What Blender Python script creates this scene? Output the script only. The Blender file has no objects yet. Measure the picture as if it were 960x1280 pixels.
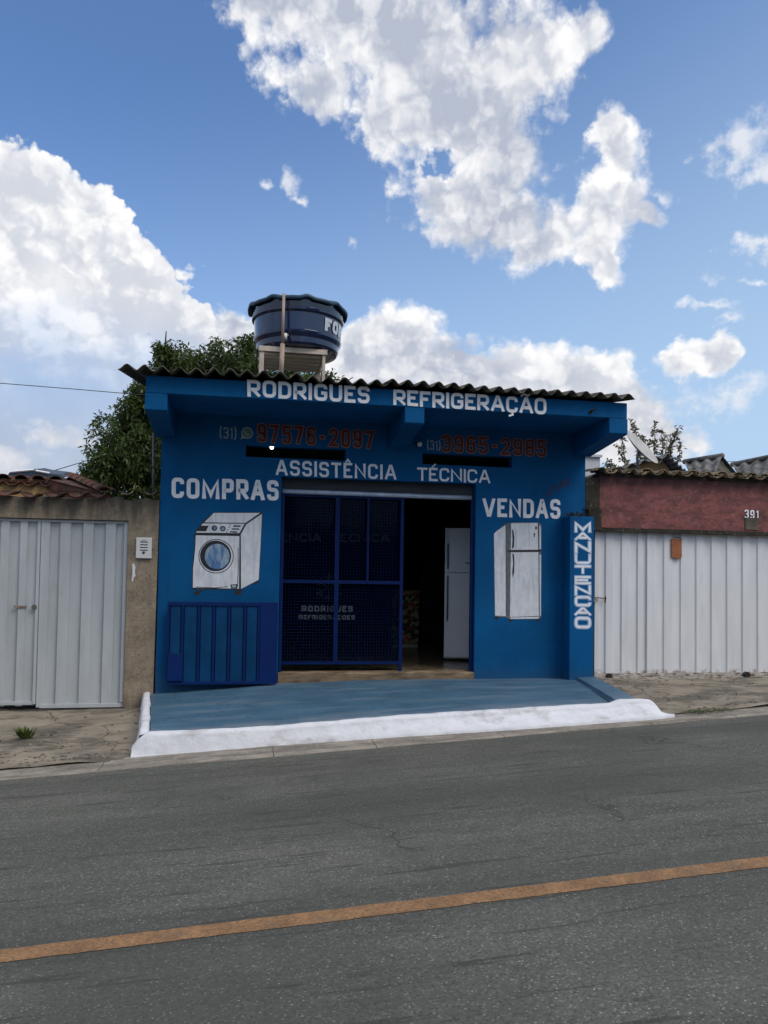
import bpy, bmesh, math, random
import numpy as np
from mathutils import Vector, Matrix
random.seed(7); RNG = np.random.default_rng(7)
R = math.radians
scene = bpy.context.scene
C = scene.collection

# ------------------------------------------------------------------ camera
CX, CY, CH = 1.3219, -10.3, 1.3902
PITCH, ROLL, YAW, FPX, SH = .0372, .0151, .175, 956.5, 45.84
cF = Vector((math.sin(YAW)*math.cos(PITCH), math.cos(YAW)*math.cos(PITCH), math.sin(PITCH)))
r0 = Vector((math.cos(YAW), -math.sin(YAW), 0)); u0 = r0.cross(cF)
cR = math.cos(ROLL)*r0 + math.sin(ROLL)*u0
cU = -math.sin(ROLL)*r0 + math.cos(ROLL)*u0
cam = bpy.data.cameras.new('camera'); camo = bpy.data.objects.new('camera', cam); C.objects.link(camo)
camo.matrix_world = Matrix(((cR.x, cU.x, -cF.x, CX), (cR.y, cU.y, -cF.y, CY), (cR.z, cU.z, -cF.z, CH), (0, 0, 0, 1)))
cam.sensor_width = 36; cam.lens = FPX/1280*36; cam.shift_y = SH/1280
cam.clip_start = .05; cam.clip_end = 5000
scene.camera = camo

# ------------------------------------------------------------------ exposure
scene.view_settings.view_transform = 'Standard'; scene.view_settings.look = 'None'
scene.view_settings.exposure = 0.22; scene.view_settings.gamma = 1

# ------------------------------------------------------------------ sun
SUN_AZ, SUN_EL = 138, 50            # azimuth from +Y towards +X
sd = Vector((math.sin(R(SUN_AZ))*math.cos(R(SUN_EL)), math.cos(R(SUN_AZ))*math.cos(R(SUN_EL)), math.sin(R(SUN_EL))))
sl = bpy.data.lights.new('sun', 'SUN'); sl.energy = 1.5; sl.angle = R(32); sl.color = (1, .91, .80)
so = bpy.data.objects.new('sun', sl); C.objects.link(so)
so.rotation_mode = 'QUATERNION'; so.rotation_quaternion = sd.to_track_quat('Z', 'Y')

# ------------------------------------------------------------------ node helper
class NT:
    def __init__(s, tree): s.t = tree; s.n = tree.nodes; s.l = tree.links
    def new(s, typ, ins=None, **kw):
        nd = s.n.new(typ)
        for k, v in kw.items(): setattr(nd, k, v)
        for k, v in (ins or {}).items(): s.put(nd.inputs[k], v)
        return nd
    def put(s, sock, v):
        if isinstance(v, bpy.types.NodeSocket): s.l.new(v, sock)
        else:
            if sock.type == 'RGBA' and len(v) == 3: v = (*v, 1)
            sock.default_value = v
    def m(s, op, a, b=None, c=None, clamp=False):
        nd = s.n.new('ShaderNodeMath'); nd.operation = op; nd.use_clamp = clamp
        for i, v in enumerate((a, b, c)):
            if v is not None: s.put(nd.inputs[i], v)
        return nd.outputs[0]
    def v(s, op, a, b=None):
        nd = s.n.new('ShaderNodeVectorMath'); nd.operation = op
        s.put(nd.inputs[0], a)
        if b is not None: s.put(nd.inputs[1], b)
        return nd.outputs['Value'] if op in ('LENGTH', 'DOT_PRODUCT', 'DISTANCE') else nd.outputs['Vector']
    def sc(s, a, f):
        nd = s.n.new('ShaderNodeVectorMath'); nd.operation = 'SCALE'
        s.put(nd.inputs[0], a); s.put(nd.inputs['Scale'], f); return nd.outputs['Vector']
    def step(s, x, a, b, lo=0., hi=1.):
        nd = s.n.new('ShaderNodeMapRange'); nd.interpolation_type = 'SMOOTHSTEP'
        for i, v in enumerate((x, a, b, lo, hi)): s.put(nd.inputs[i], v)
        return nd.outputs[0]
    def mix(s, f, a, b, blend='MIX'):
        nd = s.n.new('ShaderNodeMix'); nd.data_type = 'RGBA'; nd.blend_type = blend
        s.put(nd.inputs[0], f); s.put(nd.inputs[6], a); s.put(nd.inputs[7], b); return nd.outputs[2]
    def noise(s, vec, scale, detail=4, rough=.55, dist=0.):
        nd = s.new('ShaderNodeTexNoise', {'Vector': vec, 'Scale': scale, 'Detail': detail, 'Roughness': rough, 'Distortion': dist})
        return nd.outputs[0]
    def vor(s, vec, scale, feature='F1', detail=0, **kw):
        nd = s.new('ShaderNodeTexVoronoi', {'Vector': vec, 'Scale': scale}, feature=feature, **kw)
        if feature != 'N_SPHERE_RADIUS' and 'Detail' in nd.inputs: nd.inputs['Detail'].default_value = detail
        return nd.outputs['Distance']

# ------------------------------------------------------------------ world: clear sky + cumulus placed by direction
world = bpy.data.worlds.new('World'); scene.world = world; world.use_nodes = True
w = NT(world.node_tree); w.n.clear()
SKY_STR = .090; SKY_GAIN = (1.20, 1.48, 1.78)
nish = w.new('ShaderNodeTexSky', sky_type='NISHITA', sun_disc=False, sun_elevation=R(SUN_EL), sun_rotation=R(SUN_AZ), altitude=800, air_density=1.0, dust_density=1.6, ozone_density=1.5)
tc = w.new('ShaderNodeTexCoord'); dirv = tc.outputs['Generated']
sep = w.new('ShaderNodeSeparateXYZ', {0: dirv}); X, Y, Z = sep.outputs
az = w.m('MULTIPLY', w.m('ARCTAN2', X, Y), 57.2958); el = w.m('MULTIPLY', w.m('ARCSINE', Z), 57.2958)
uv0 = w.new('ShaderNodeCombineXYZ', {0: w.m('MULTIPLY', az, .9), 1: el}).outputs[0]
q2 = w.sc(uv0, 1/57.2958)
def n2d(vec, scale, detail, rough):
    return w.new('ShaderNodeTexNoise', {'Vector': vec, 'Scale': scale, 'Detail': detail, 'Roughness': rough}, noise_dimensions='2D')
n1 = n2d(q2, 8., 5., .6); n1b = n2d(q2, 34., 4., .6)
off = w.sc(w.v('SUBTRACT', n1.outputs['Color'], (.5, .5, .5)), 4.6)
off2 = w.sc(w.v('SUBTRACT', n1b.outputs['Color'], (.5, .5, .5)), 1.5)
uvr = w.new('ShaderNodeCombineXYZ', {0: az, 1: el}).outputs[0]
uv = w.v('ADD', uvr, w.v('MULTIPLY', w.v('ADD', off, off2), (1.1, .8, 0.)))
CL_BIG = [(-12.,12.5,12.,4.5),(-18.2,21.0,5.8,5.8),(-14.9,23.4,3.6,4.2),(-12.6,21.8,4.4,5.6),(-9.8,18.9,5.8,5.2),(-14.6,15.2,10.6,4.4),(-5.8,17.3,4.6,2.9),(-4.2,14.8,4.6,2.0)]
CL_TOP = [(1.4,37.3,4.6,2.3),(6.34,36.9,7.2,4.2),(4.1,33.0,3.3,2.2),(11.5,36.0,8.0,4.9),(15.8,32.4,6.8,5.4),(19.2,29.2,4.0,3.5),(20.3,34.9,4.4,3.4),
 (24.8,35.9,2.4,1.9),(16.6,25.9,6.2,3.6),(21.9,23.9,3.4,2.0),(26.5,25.4,3.3,3.3),(26.8,29.3,1.8,2.4),(13.2,32.6,5.0,3.6),(17.9,30.6,3.6,3.2),(14.0,27.0,4.4,2.6),(19.6,25.2,4.2,2.8),(28.9,24.9,2.4,1.1),(25.7,22.0,1.6,2.0),(9.4,31.6,2.6,2.4)]
CL_LOW = [(9,13.4,5.,3.2),(17,12.6,8,2.8),(25.5,10.6,7.5,2.6),(10.6,17.0,4.0,3.0),(6.89,16.4,3.0,3.0),(-1.0,17.8,1.9,1.7),(16.44,15.6,7.0,2.3),(22.9,14.6,6.2,2.4),(27.5,12.6,5.0,2.0),(33.0,15.4,3.0,1.4),(29.5,10.6,4.4,1.9)]
CL_WISP = [(35.3,27.65,2.6,1.5),(36.3,25.9,1.8,1.3),(36.2,21.89,2.0,.8),(36.3,20.0,2.6,.4),(2.03,27.53,1.25,.75),(.4,27.2,.8,.4),(6.51,24.12,.8,.4),(3.,26.6,.7,.4),(34.5,12.6,4.0,1.3),(33.,18.5,1.8,.4),(30.0,26.33,1.3,.5),(34.02,17.68,1.4,.5),
 (-13.0,9.2,3.4,1.0),(-17.0,7.2,3.4,1.3)]
def field(vec, blobs, k=.3):
    acc = None
    for (u, v, ru, rv) in blobs:
        nd = w.n.new('ShaderNodeVectorMath'); nd.operation = 'MULTIPLY_ADD'; w.put(nd.inputs[0], vec); w.put(nd.inputs[1], (1/ru, 1/rv, 0)); w.put(nd.inputs[2], (-u/ru, -v/rv, 0))
        d = w.v('LENGTH', nd.outputs[0])
        acc = d if acc is None else w.m('SMOOTH_MIN', acc, d, k)
    return w.m('SUBTRACT', 1., acc)
fine = w.m('SUBTRACT', n1b.outputs[0], .5)
fbig = field(uv, CL_BIG); ftop = field(uv, CL_TOP, .25); flow = field(uv, CL_LOW, .25); fw = field(uv, CL_WISP, .1)
hole = w.m('SUBTRACT', 1., w.v('LENGTH', w.v('MULTIPLY', w.v('SUBTRACT', uv, (13.6, 29.3, 0)), (1/1.5, 1/1.2, 0))))
ftop = w.m('SUBTRACT', ftop, w.m('MAXIMUM', w.m('ADD', hole, w.m('MULTIPLY', fine, 2.2)), 0.))
# clouds of the same kind all round, outside the part of the sky listed above
gn = w.noise(dirv, 2.3, 5, .6)
au = w.m('ABSOLUTE', w.m('SUBTRACT', az, 10.)); av = w.m('ABSOLUTE', w.m('SUBTRACT', el, 12.))
outm = w.m('MAXIMUM', w.step(au, 30., 42.), w.step(av, 30., 40.))
fgen = w.m('SUBTRACT', w.m('MULTIPLY', w.m('SUBTRACT', gn, .47), 6.), w.m('MULTIPLY', w.m('SUBTRACT', 1., outm), 9.))
core = w.m('MAXIMUM', w.m('MAXIMUM', fbig, ftop), w.m('MAXIMUM', flow, fgen))
# billows: rounded lumps, compared with the same lumps a step towards the sun
def lumps(vec):
    v_ = w.new('ShaderNodeTexVoronoi', {'Vector': vec, 'Scale': 9., 'Detail': 3., 'Roughness': .6, 'Lacunarity': 2.3, 'Smoothness': .35}, feature='SMOOTH_F1', voronoi_dimensions='2D')
    return w.m('MULTIPLY', v_.outputs['Distance'], -1.0)
pw = w.v('ADD', q2, w.sc(w.v('SUBTRACT', n1b.outputs['Color'], (.5, .5, .5)), .022))
L0 = lumps(pw); L1 = lumps(w.v('ADD', pw, (.009, .012, 0.)))
rel = w.m('SUBTRACT', L0, L1); fine = w.m('SUBTRACT', n1b.outputs[0], .5)
Lb = w.m('ADD', w.m('MULTIPLY', L0, .62), .52)
dens = w.m('ADD', core, Lb)
a_top = w.step(w.m('ADD', w.m('ADD', ftop, Lb), w.m('MULTIPLY', fine, .6)), -.10, .42)
a_big = w.m('MULTIPLY', w.step(w.m('ADD', w.m('MAXIMUM', fbig, fgen), Lb), -.03, .08), w.step(w.m('ADD', el, w.m('MULTIPLY', n1.outputs[0], 7.)), 14.5, 22., .0, 1.))
a_low = w.step(w.m('ADD', flow, Lb), -.08, .34)
a_w = w.m('MULTIPLY', w.step(w.m('ADD', fw, w.m('MULTIPLY', fine, 2.6)), -.15, 1.2), .75)
alpha = w.m('MAXIMUM', w.m('MAXIMUM', a_top, a_big), w.m('MAXIMUM', a_low, a_w))
soft = w.m('ADD', core, w.m('MULTIPLY', w.m('SUBTRACT', n1.outputs[0], .5), .9))
thick = w.m('MULTIPLY', w.step(w.m('ADD', soft, w.m('MULTIPLY', w.m('SUBTRACT', n1.outputs[0], .5), 1.2)), -.05, 1.35), .66)
# the high cloud is grey in its body, the big one on the left stays white down to its hazy foot
thick = w.m('MULTIPLY', thick, w.m('SUBTRACT', 1.12, w.m('MULTIPLY', w.m('ADD', L0, .62), .9)))
side = w.m('MAXIMUM', w.step(az, -8., 2., .10, 1.0), w.step(el, 20., 11., 0., .5))
rightl = w.step(w.m('ADD', az, w.m('MULTIPLY', fine, 6.)), 14., 25., 1., .5)
grey = w.m('MULTIPLY', w.m('MULTIPLY', thick, side), rightl)
# shade in the folds between the lumps and on the sides turned from the sun
shade = w.m('ADD', w.m('MULTIPLY', rel, -1.6), w.m('MULTIPLY', w.m('ADD', L0, .55), -.8))
shade = w.m('MULTIPLY', w.step(w.m('ADD', shade, w.m('MULTIPLY', fine, -.35)), -.55, .75), w.step(soft, .0, .6, .2, .62))
grey = w.m('MINIMUM', w.m('ADD', grey, w.m('MULTIPLY', shade, w.m('SUBTRACT', 1., w.m('MULTIPLY', grey, .6)))), 1.)
ccol = w.mix(grey, (9.9, 9.85, 9.85), (4.5, 4.95, 6.0))
lowm = w.step(el, 4., 16., 1., 0.)
ccol = w.mix(w.m('MULTIPLY', lowm, .55), ccol, (6.3, 6.2, 6.4))
skyc = w.mix(1., nish.outputs[0], SKY_GAIN, 'MULTIPLY')
hz = w.m('MULTIPLY', w.step(w.m('ADD', el, w.m('MULTIPLY', w.m('MINIMUM', az, 60.), -.30)), -8., 36., 1., 0.), .92)
skyc = w.mix(hz, skyc, (4.6, 6.3, 8.3))
veil = w.m('MULTIPLY', w.step(el, 7., 19., 1., 0.), w.step(w.m('ADD', az, w.m('MULTIPLY', n1.outputs[0], 14.)), -2., 24., .9, .0))
skyc = w.mix(veil, skyc, w.sc(w.v('ADD', (0, 0, 0), (4.5, 5.1, 6.3)), w.m('ADD', .72, w.m('MULTIPLY', n1.outputs[0], .5))))
final = w.mix(alpha, skyc, ccol)
bg = w.new('ShaderNodeBackground', {'Color': final, 'Strength': SKY_STR})
w.l.new(bg.outputs[0], w.new('ShaderNodeOutputWorld').inputs[0])
world.cycles.sampling_method = 'MANUAL'; world.cycles.sample_map_resolution = 512

# ------------------------------------------------------------------ measuring: a point of the photograph on the plane Y = const
def ray(x, y): return cF + cR*((x-480)/FPX) - cU*((y-640-SH)/FPX)
def W(x, y, Yp=0.):
    d = ray(x, y); return Vector((CX, CY, CH)) + d*((Yp-CY)/d.y)
def WX(x, y=700, Yp=0.): return W(x, y, Yp).x
def WZ(y, x=480, Yp=0.): return W(x, y, Yp).z
RA, RB, RC = .06, -.02, CH-1.6-.06*CX+.02*CY      # the street climbs to the right
def road_z(x, y): return RC + RA*45*math.tanh(x/45) + RB*max(min(y, 0), -14)

# ------------------------------------------------------------------ materials
def mat(name, col, rough=.7, var=.12, vs=3., bump=.15, bs=40., metal=0., dirt=None, dirt2=None, spec=.5, trans=None, coat=0., stretch=(1, 1, 1), extra=None):
    """col base colour; var brightness variation; dirt = (colour, scale, threshold, softness, stretch)"""
    m = bpy.data.materials.new(name); m.use_nodes = True; t = NT(m.node_tree); b = m.node_tree.nodes['Principled BSDF']
    geo = t.new('ShaderNodeNewGeometry').outputs['Position']
    p = t.v('MULTIPLY', geo, stretch)
    n = t.noise(p, vs, 6, .6)
    k = t.m('ADD', 1-var, t.m('MULTIPLY', t.step(n, .3, .7), 2*var))
    c = t.sc(t.v('ADD', (0, 0, 0), tuple(col)), k)
    for dd in (dirt, dirt2):
        if dd:
            dc, dsc, th, sf, st = dd
            dn = t.noise(t.v('MULTIPLY', geo, st), dsc, 8, .65)
            c = t.mix(t.step(dn, th-sf, th+sf), c, dc)
    if extra: c = extra(t, geo, c)
    t.put(b.inputs['Base Color'], c)
    rn = t.m('ADD', rough-.08, t.m('MULTIPLY', n, .16), clamp=True); t.put(b.inputs['Roughness'], rn)
    b.inputs['Metallic'].default_value = metal; b.inputs['Specular IOR Level'].default_value = spec; b.inputs['Coat Weight'].default_value = coat
    if bump:
        h = t.m('ADD', t.noise(p, bs, 5, .6), t.m('MULTIPLY', t.noise(p, bs*.18, 3), 1.2))
        bn = t.new('ShaderNodeBump', {'Strength': bump, 'Distance': .01, 'Height': h}); t.put(b.inputs['Normal'], bn.outputs[0])
    return m
M = {}
def ex_wall(t, geo, c):
    # trowel lines and a few chips and rubbed paler patches
    n = t.noise(t.v('MULTIPLY', geo, (1.2, 1, 9)), 2.2, 6, .6)
    c = t.mix(t.step(n, .56, .74, 0, .38), c, (.005, .105, .27))
    z = t.new('ShaderNodeSeparateXYZ', {0: geo}).outputs[2]
    sp = t.noise(geo, 7., 7, .7)                                # rain splash and dust at the foot of the wall
    c = t.mix(t.m('MULTIPLY', t.step(t.m('ADD', z, t.m('MULTIPLY', sp, .5)), .10, .52, 1, 0), .55), c, (.035, .075, .12))
    dr = t.noise(t.v('MULTIPLY', geo, (11, 11, .45)), 1.0, 6, .6)  # drips and fading
    c = t.mix(t.step(dr, .58, .72, 0, .35), c, (.002, .045, .12))
    c = t.mix(t.step(t.noise(geo, .9, 5, .6), .45, .62, 0, .30), c, (.006, .095, .22))
    n2 = t.noise(geo, 60., 2, .5)
    return t.mix(t.step(n2, .79, .81), c, (.5, .55, .6))
M['blue'] = mat('blue_wall_paint', (.0012, .080, .228), .72, .16, 1.4, .28, 60, extra=ex_wall, spec=.12)
M['blue2'] = mat('blue_gate_enamel', (.001, .017, .105), .5, .1, 4, .05, 60, spec=.18)
M['blue3'] = mat('blue_gate_sheet', (.0008, .042, .125), .5, .15, 4, .08, 50, spec=.18)
M['grille'] = mat('blue_grille_enamel', (.001, .013, .082), .5, .1, 4, .03, 60, spec=.15)
def ex_slab(t, geo, c):
    n = t.noise(t.v('MULTIPLY', geo, (.5, 2.6, 1)), 1.6, 7, .6)
    c = t.mix(t.step(n, .46, .68, 0, .75), c, (.12, .18, .24))
    n2 = t.noise(t.v('MULTIPLY', geo, (1, 1.6, 1)), 5, 8, .7)
    c = t.mix(t.step(n2, .60, .72, 0, .5), c, (.03, .08, .13))
    pv = t.v('ADD', geo, t.sc(t.v('SUBTRACT', t.new('ShaderNodeTexNoise', {'Vector': geo, 'Scale': 2., 'Detail': 7.}).outputs['Color'], (.5, .5, .5)), .9))
    c = t.mix(t.m('MULTIPLY', t.step(t.vor(t.v('MULTIPLY', pv, (.5, 1, 1)), .8, 'DISTANCE_TO_EDGE'), .003, .008, 1, 0), .35), c, (.02, .045, .07))
    yy = t.new('ShaderNodeSeparateXYZ', {0: geo}).outputs[1]
    c = t.mix(t.m('MULTIPLY', t.step(t.m('ADD', yy, t.m('MULTIPLY', t.noise(geo, 4, 6), .5)), -1.75, -2.15), .45), c, (.30, .34, .38))
    n3 = t.vor(geo, 9.); 
    return t.mix(t.step(n3, .035, .05, 1, 0), c, (.45, .45, .42))
M['slab'] = mat('blue_floor_paint', (.045, .115, .185), .62, .14, 2, .3, 50, extra=ex_slab)
M['white'] = mat('white_limewash', (.68, .70, .75), .85, .06, 8, .7, 22, dirt=((.47, .47, .48), 3.5, .62, .10, (1, 1, 2)), dirt2=((.22, .20, .18), 22, .70, .03, (1, 1, 1)))
M['letter'] = mat('white_sign_paint', (.80, .81, .84), .6, .08, 9, .1, 60)
M['letterp'] = mat('pale_blue_glow_paint', (.32, .46, .68), .6, .1, 9, .1, 60)
M['lettero'] = mat('tan_outline_paint', (.36, .15, .075), .6, .1, 9, .0)
M['letterr'] = mat('dark_red_sign_paint', (.095, .009, .008), .6, .1, 9, .0)
M['letterg'] = mat('grey_sign_paint', (.28, .33, .36), .6, .1, 9, .0)
M['icong'] = mat('green_sign_paint', (.07, .16, .10), .6, .1, 9, .0)
M['scribble'] = mat('dark_red_spray', (.035, .018, .035), .7, .25, 20, .0)
M['faint'] = mat('faded_window_lettering', (.085, .10, .11), .7, .3, 20, .0, spec=.05)
M['faint2'] = mat('very_faded_window_lettering', (.014, .019, .022), .7, .3, 20, .0, spec=.02)
def ex_brush(t, geo, c):
    n = t.noise(t.v('MULTIPLY', geo, (9, 1, 1.2)), 2.2, 6, .65)
    return t.mix(t.step(n, .45, .68, 0, .7), c, (.42, .47, .53))
M['pwhite'] = mat('brushed_white_mural_paint', (.66, .69, .73), .6, .08, 9, .1, 60, extra=ex_brush)
M['pgrey'] = mat('grey_mural_paint', (.11, .125, .14), .6, .35, 9, .0, stretch=(6, 1, 1.5))
M['pdark'] = mat('black_mural_paint', (.012, .014, .018), .6, .2, 9, .0)
def ex_glass(t, geo, c):
    n = t.noise(t.v('MULTIPLY', geo, (6, 1, 1.5)), 2.0, 4, .6)
    return t.mix(t.step(n, .40, .62), c, (.30, .40, .48))
M['pblue'] = mat('blue_mural_paint', (.06, .16, .34), .6, .2, 9, .0, extra=ex_glass)
def ex_conc(t, geo, c):
    n = t.noise(geo, 6., 9, .75)
    c = t.mix(t.step(n, .46, .60, 0, .55), c, (.35, .29, .21))
    n = t.noise(geo, 34., 6, .75)
    c = t.mix(t.step(n, .48, .66, 0, .55), c, (.10, .088, .068))
    c = t.mix(t.step(t.noise(t.v('MULTIPLY', geo, (5, 5, .5)), 1., 6, .65), .52, .66, 0, .5), c, (.12, .105, .085))
    z = t.new('ShaderNodeSeparateXYZ', {0: geo}).outputs[2]
    run = t.noise(t.v('MULTIPLY', geo, (6, 6, .7)), 1.0, 6, .65)          # runs of black mould hanging from the coping
    k = t.m('MULTIPLY', t.step(t.m('ADD', z, t.m('MULTIPLY', t.m('SUBTRACT', run, .5), .9)), 1.92, 2.38), .88)
    c = t.mix(k, c, (.045, .042, .034))
    k2 = t.m('MULTIPLY', t.step(z, -.05, -.33, 0, .6), t.step(run, .35, .6))
    return t.mix(k2, c, (.06, .055, .04))
M['conc'] = mat('weathered_concrete', (.25, .20, .145), .92, .25, 2.5, .9, 30, extra=ex_conc)
def ex_pave(t, geo, c):
    n = t.noise(t.v('MULTIPLY', geo, (1, 1.6, 1)), 1.3, 8, .65)
    c = t.mix(t.step(n, .45, .60, 0, .85), c, (.085, .078, .060))
    c = t.mix(t.step(t.noise(t.v('MULTIPLY', geo, (.6, 2, 1)), 2.4, 7, .7), .54, .66, 0, .6), c, (.32, .27, .21))
    pv = t.v('ADD', geo, t.sc(t.v('SUBTRACT', t.new('ShaderNodeTexNoise', {'Vector': geo, 'Scale': 2.5, 'Detail': 6.}).outputs['Color'], (.5, .5, .5)), .8))
    cr = t.vor(pv, .75, 'DISTANCE_TO_EDGE')
    c = t.mix(t.step(cr, .004, .012, .85, 0), c, (.03, .028, .022))
    n3 = t.noise(geo, 45, 3, .6)
    return t.mix(t.step(n3, .63, .7, 0, .6), c, (.42, .38, .32))
M['conc2'] = mat('added_frontage_plaster', (.13, .115, .10), .9, .3, .6, .3, 10)
M['pave'] = mat('worn_pavement_concrete', (.25, .215, .165), .92, .2, 2.5, .7, 40, extra=ex_pave)
def ex_gut(t, geo, c):
    n = t.noise(t.v('MULTIPLY', geo, (1, 6, 1)), 1.5, 8, .65)
    c = t.mix(t.step(n, .45, .62, 0, .8), c, (.13, .115, .095))
    return t.mix(t.step(t.noise(geo, 28, 5, .7), .54, .66, 0, .6), c, (.36, .33, .29))
M['gutter'] = mat('gutter_concrete', (.26, .235, .20), .92, .25, 4, .9, 35, extra=ex_gut)
def ex_asph(t, geo, c):
    # chippings of many sizes, worn tracks along the street, dark scuffs and hairline cracks
    ln = t.noise(t.v('MULTIPLY', geo, (.25, 2.2, 1)), 1.6, 5, .6)
    c = t.mix(t.step(ln, .40, .64), c, (.100, .100, .087))
    vo = t.new('ShaderNodeTexVoronoi', {'Vector': geo, 'Scale': 95.})
    cell = t.new('ShaderNodeSeparateColor', {0: vo.outputs['Color']}).outputs[0]
    inside = t.step(vo.outputs['Distance'], .30, .45, 1, 0)
    c = t.sc(c, t.m('ADD', .74, t.m('MULTIPLY', cell, .54)))
    c = t.mix(t.step(t.noise(geo, 70., 3, .7), .50, .66, 0, .5), c, (.125, .126, .112))
    c = t.mix(t.m('MULTIPLY', inside, t.step(cell, .80, .98, 0, .6)), c, (.33, .33, .31))
    c = t.mix(t.m('MULTIPLY', inside, t.step(cell, .0, .3, .7, 0)), c, (.028, .030, .028))
    v2 = t.new('ShaderNodeTexVoronoi', {'Vector': geo, 'Scale': 46.})
    cell2 = t.new('ShaderNodeSeparateColor', {0: v2.outputs['Color']}).outputs[1]
    c = t.mix(t.m('MULTIPLY', t.step(v2.outputs['Distance'], .14, .26, 1, 0), t.step(cell2, .66, .92, 0, .8)), c, (.42, .41, .38))
    yy = t.new('ShaderNodeSeparateXYZ', {0: geo}).outputs[1]          # wheel tracks polished paler, drips of oil between them
    wv = t.m('ABSOLUTE', t.m('SINE', t.m('MULTIPLY', t.m('ADD', yy, t.m('MULTIPLY', t.noise(geo, .7, 3), .4)), 2.0)))
    c = t.sc(c, t.m('ADD', .90, t.m('MULTIPLY', t.step(wv, .2, .95), .20)))
    c = t.mix(t.step(t.noise(geo, 2.2, 6, .6), .64, .74, 0, .5), c, (.035, .034, .030))
    sn = t.noise(t.v('MULTIPLY', geo, (.9, 11, 1)), 1.7, 4, .6)
    c = t.mix(t.step(sn, .58, .67, 0, .7), c, (.035, .036, .032))
    c = t.mix(t.step(t.noise(geo, .55, 6, .6), .42, .62, 0, .5), c, (.048, .052, .044))
    pv = t.v('ADD', geo, t.sc(t.v('SUBTRACT', t.new('ShaderNodeTexNoise', {'Vector': geo, 'Scale': 1.8, 'Detail': 8.}).outputs['Color'], (.5, .5, .5)), 1.3))
    cr = t.vor(pv, .42, 'DISTANCE_TO_EDGE')
    msk = t.step(t.noise(geo, .5, 2), .5, .6, 0, .6)
    return t.mix(t.m('MULTIPLY', t.step(cr, .003, .009, 1, 0), msk), c, (.02, .02, .019))
M['asph'] = mat('asphalt', (.076, .080, .067), .85, .16, 1.1, 1.0, 55, extra=ex_asph)
def ex_line(t, geo, c):
    n = t.noise(geo, 30, 6, .7)
    c = t.mix(t.step(n, .52, .66, 0, .75), c, (.13, .095, .06))
    vo = t.new('ShaderNodeTexVoronoi', {'Vector': geo, 'Scale': 95.}); cl = t.new('ShaderNodeSeparateColor', {0: vo.outputs['Color']}).outputs[0]
    c = t.sc(c, t.m('ADD', .72, t.m('MULTIPLY', cl, .5)))
    return t.mix(t.step(t.noise(geo, 4, 6, .7), .5, .68, 0, .6), c, (.17, .12, .075))
M['line'] = mat('faded_orange_road_paint', (.275, .150, .068), .8, .2, 6, .9, 55, extra=ex_line)
M['earth'] = mat('far_ground', (.16, .13, .09), .95, .3, .3, .3, 5)
M['fibro'] = mat('fibre_cement', (.14, .13, .10), .9, .3, 3, .5, 50, dirt=((.035, .035, .025), 6, .5, .12, (1, 1, 1)))
M['fibro2'] = mat('old_grey_fibre_cement', (.16, .16, .155), .9, .3, 2, .5, 50, dirt=((.05, .05, .045), 5, .55, .12, (1, 1, 1)))
M['gateL'] = mat('grey_gate_enamel', (.43, .465, .485), .5, .07, 2, .06, 30, dirt=((.36, .385, .39), 2.5, .66, .14, (2, 1, .6)), stretch=(2, 1, .5))
M['gateR'] = mat('white_gate_enamel', (.68, .70, .73), .5, .06, 2, .06, 30, dirt=((.57, .58, .60), 3, .68, .12, (3, 1, .5)), stretch=(3, 1, .5),
    extra=lambda t, g, c: t.mix(t.m('MULTIPLY', t.step(t.new('ShaderNodeSeparateXYZ', {0: g}).outputs[2], .04, .13, 1, 0), t.step(t.noise(g, 9, 6, .7), .46, .62)), c, (.19, .10, .05)))
def ex_red(t, geo, c):
    n = t.noise(t.v('MULTIPLY', geo, (1, 1, 3)), 3, 8, .7)
    c = t.mix(t.step(n, .46, .58, 0, .75), c, (.105, .045, .045))
    c = t.mix(t.step(t.noise(geo, 9, 7, .75), .54, .66, 0, .7), c, (.30, .15, .14))
    pv = t.v('ADD', t.v('MULTIPLY', geo, (1, 1, 2.2)), t.sc(t.v('SUBTRACT', t.new('ShaderNodeTexNoise', {'Vector': geo, 'Scale': 3., 'Detail': 7.}).outputs['Color'], (.5, .5, .5)), 1.1))
    c = t.mix(t.step(t.vor(pv, 1.6, 'DISTANCE_TO_EDGE'), .003, .014, .45, 0), c, (.035, .016, .016))
    zz = t.new('ShaderNodeSeparateXYZ', {0: geo}).outputs[2]
    c = t.mix(t.m('MULTIPLY', t.step(t.m('ADD', zz, t.m('MULTIPLY', t.noise(t.v('MULTIPLY', geo, (5, 1, .8)), 1., 5), .3)), 2.78, 3.0), .7), c, (.04, .022, .022))  # shadow line under the coping tiles, painted as streaky darkening of the top
    return t.mix(t.step(t.noise(geo, 40, 3, .7), .70, .73, 0, .7), c, (.02, .012, .012))
M['red'] = mat('faded_red_wall_paint', (.215, .074, .072), .92, .25, 2.2, 1.0, 16, extra=ex_red)
M['mossy'] = mat('black_mossy_concrete', (.028, .026, .02), .95, .5, 6, .9, 30, dirt=((.16, .13, .09), 16, .64, .05, (1, 1, 1)))
M['tile'] = mat('terracotta_tile', (.12, .048, .030), .85, .35, 6, .5, 40, dirt=((.05, .03, .022), 5, .52, .1, (1, 1, 1)), dirt2=((.34, .20, .12), 14, .66, .05, (1, 1, 1)))
M['rail'] = mat('worn_painted_rail', (.42, .40, .37), .7, .2, 9, .4, 60, dirt=((.15, .085, .05), 13, .55, .05, (1, 1, 3)), dirt2=((.10, .09, .08), 5, .62, .06, (1, 1, 2)))
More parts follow.
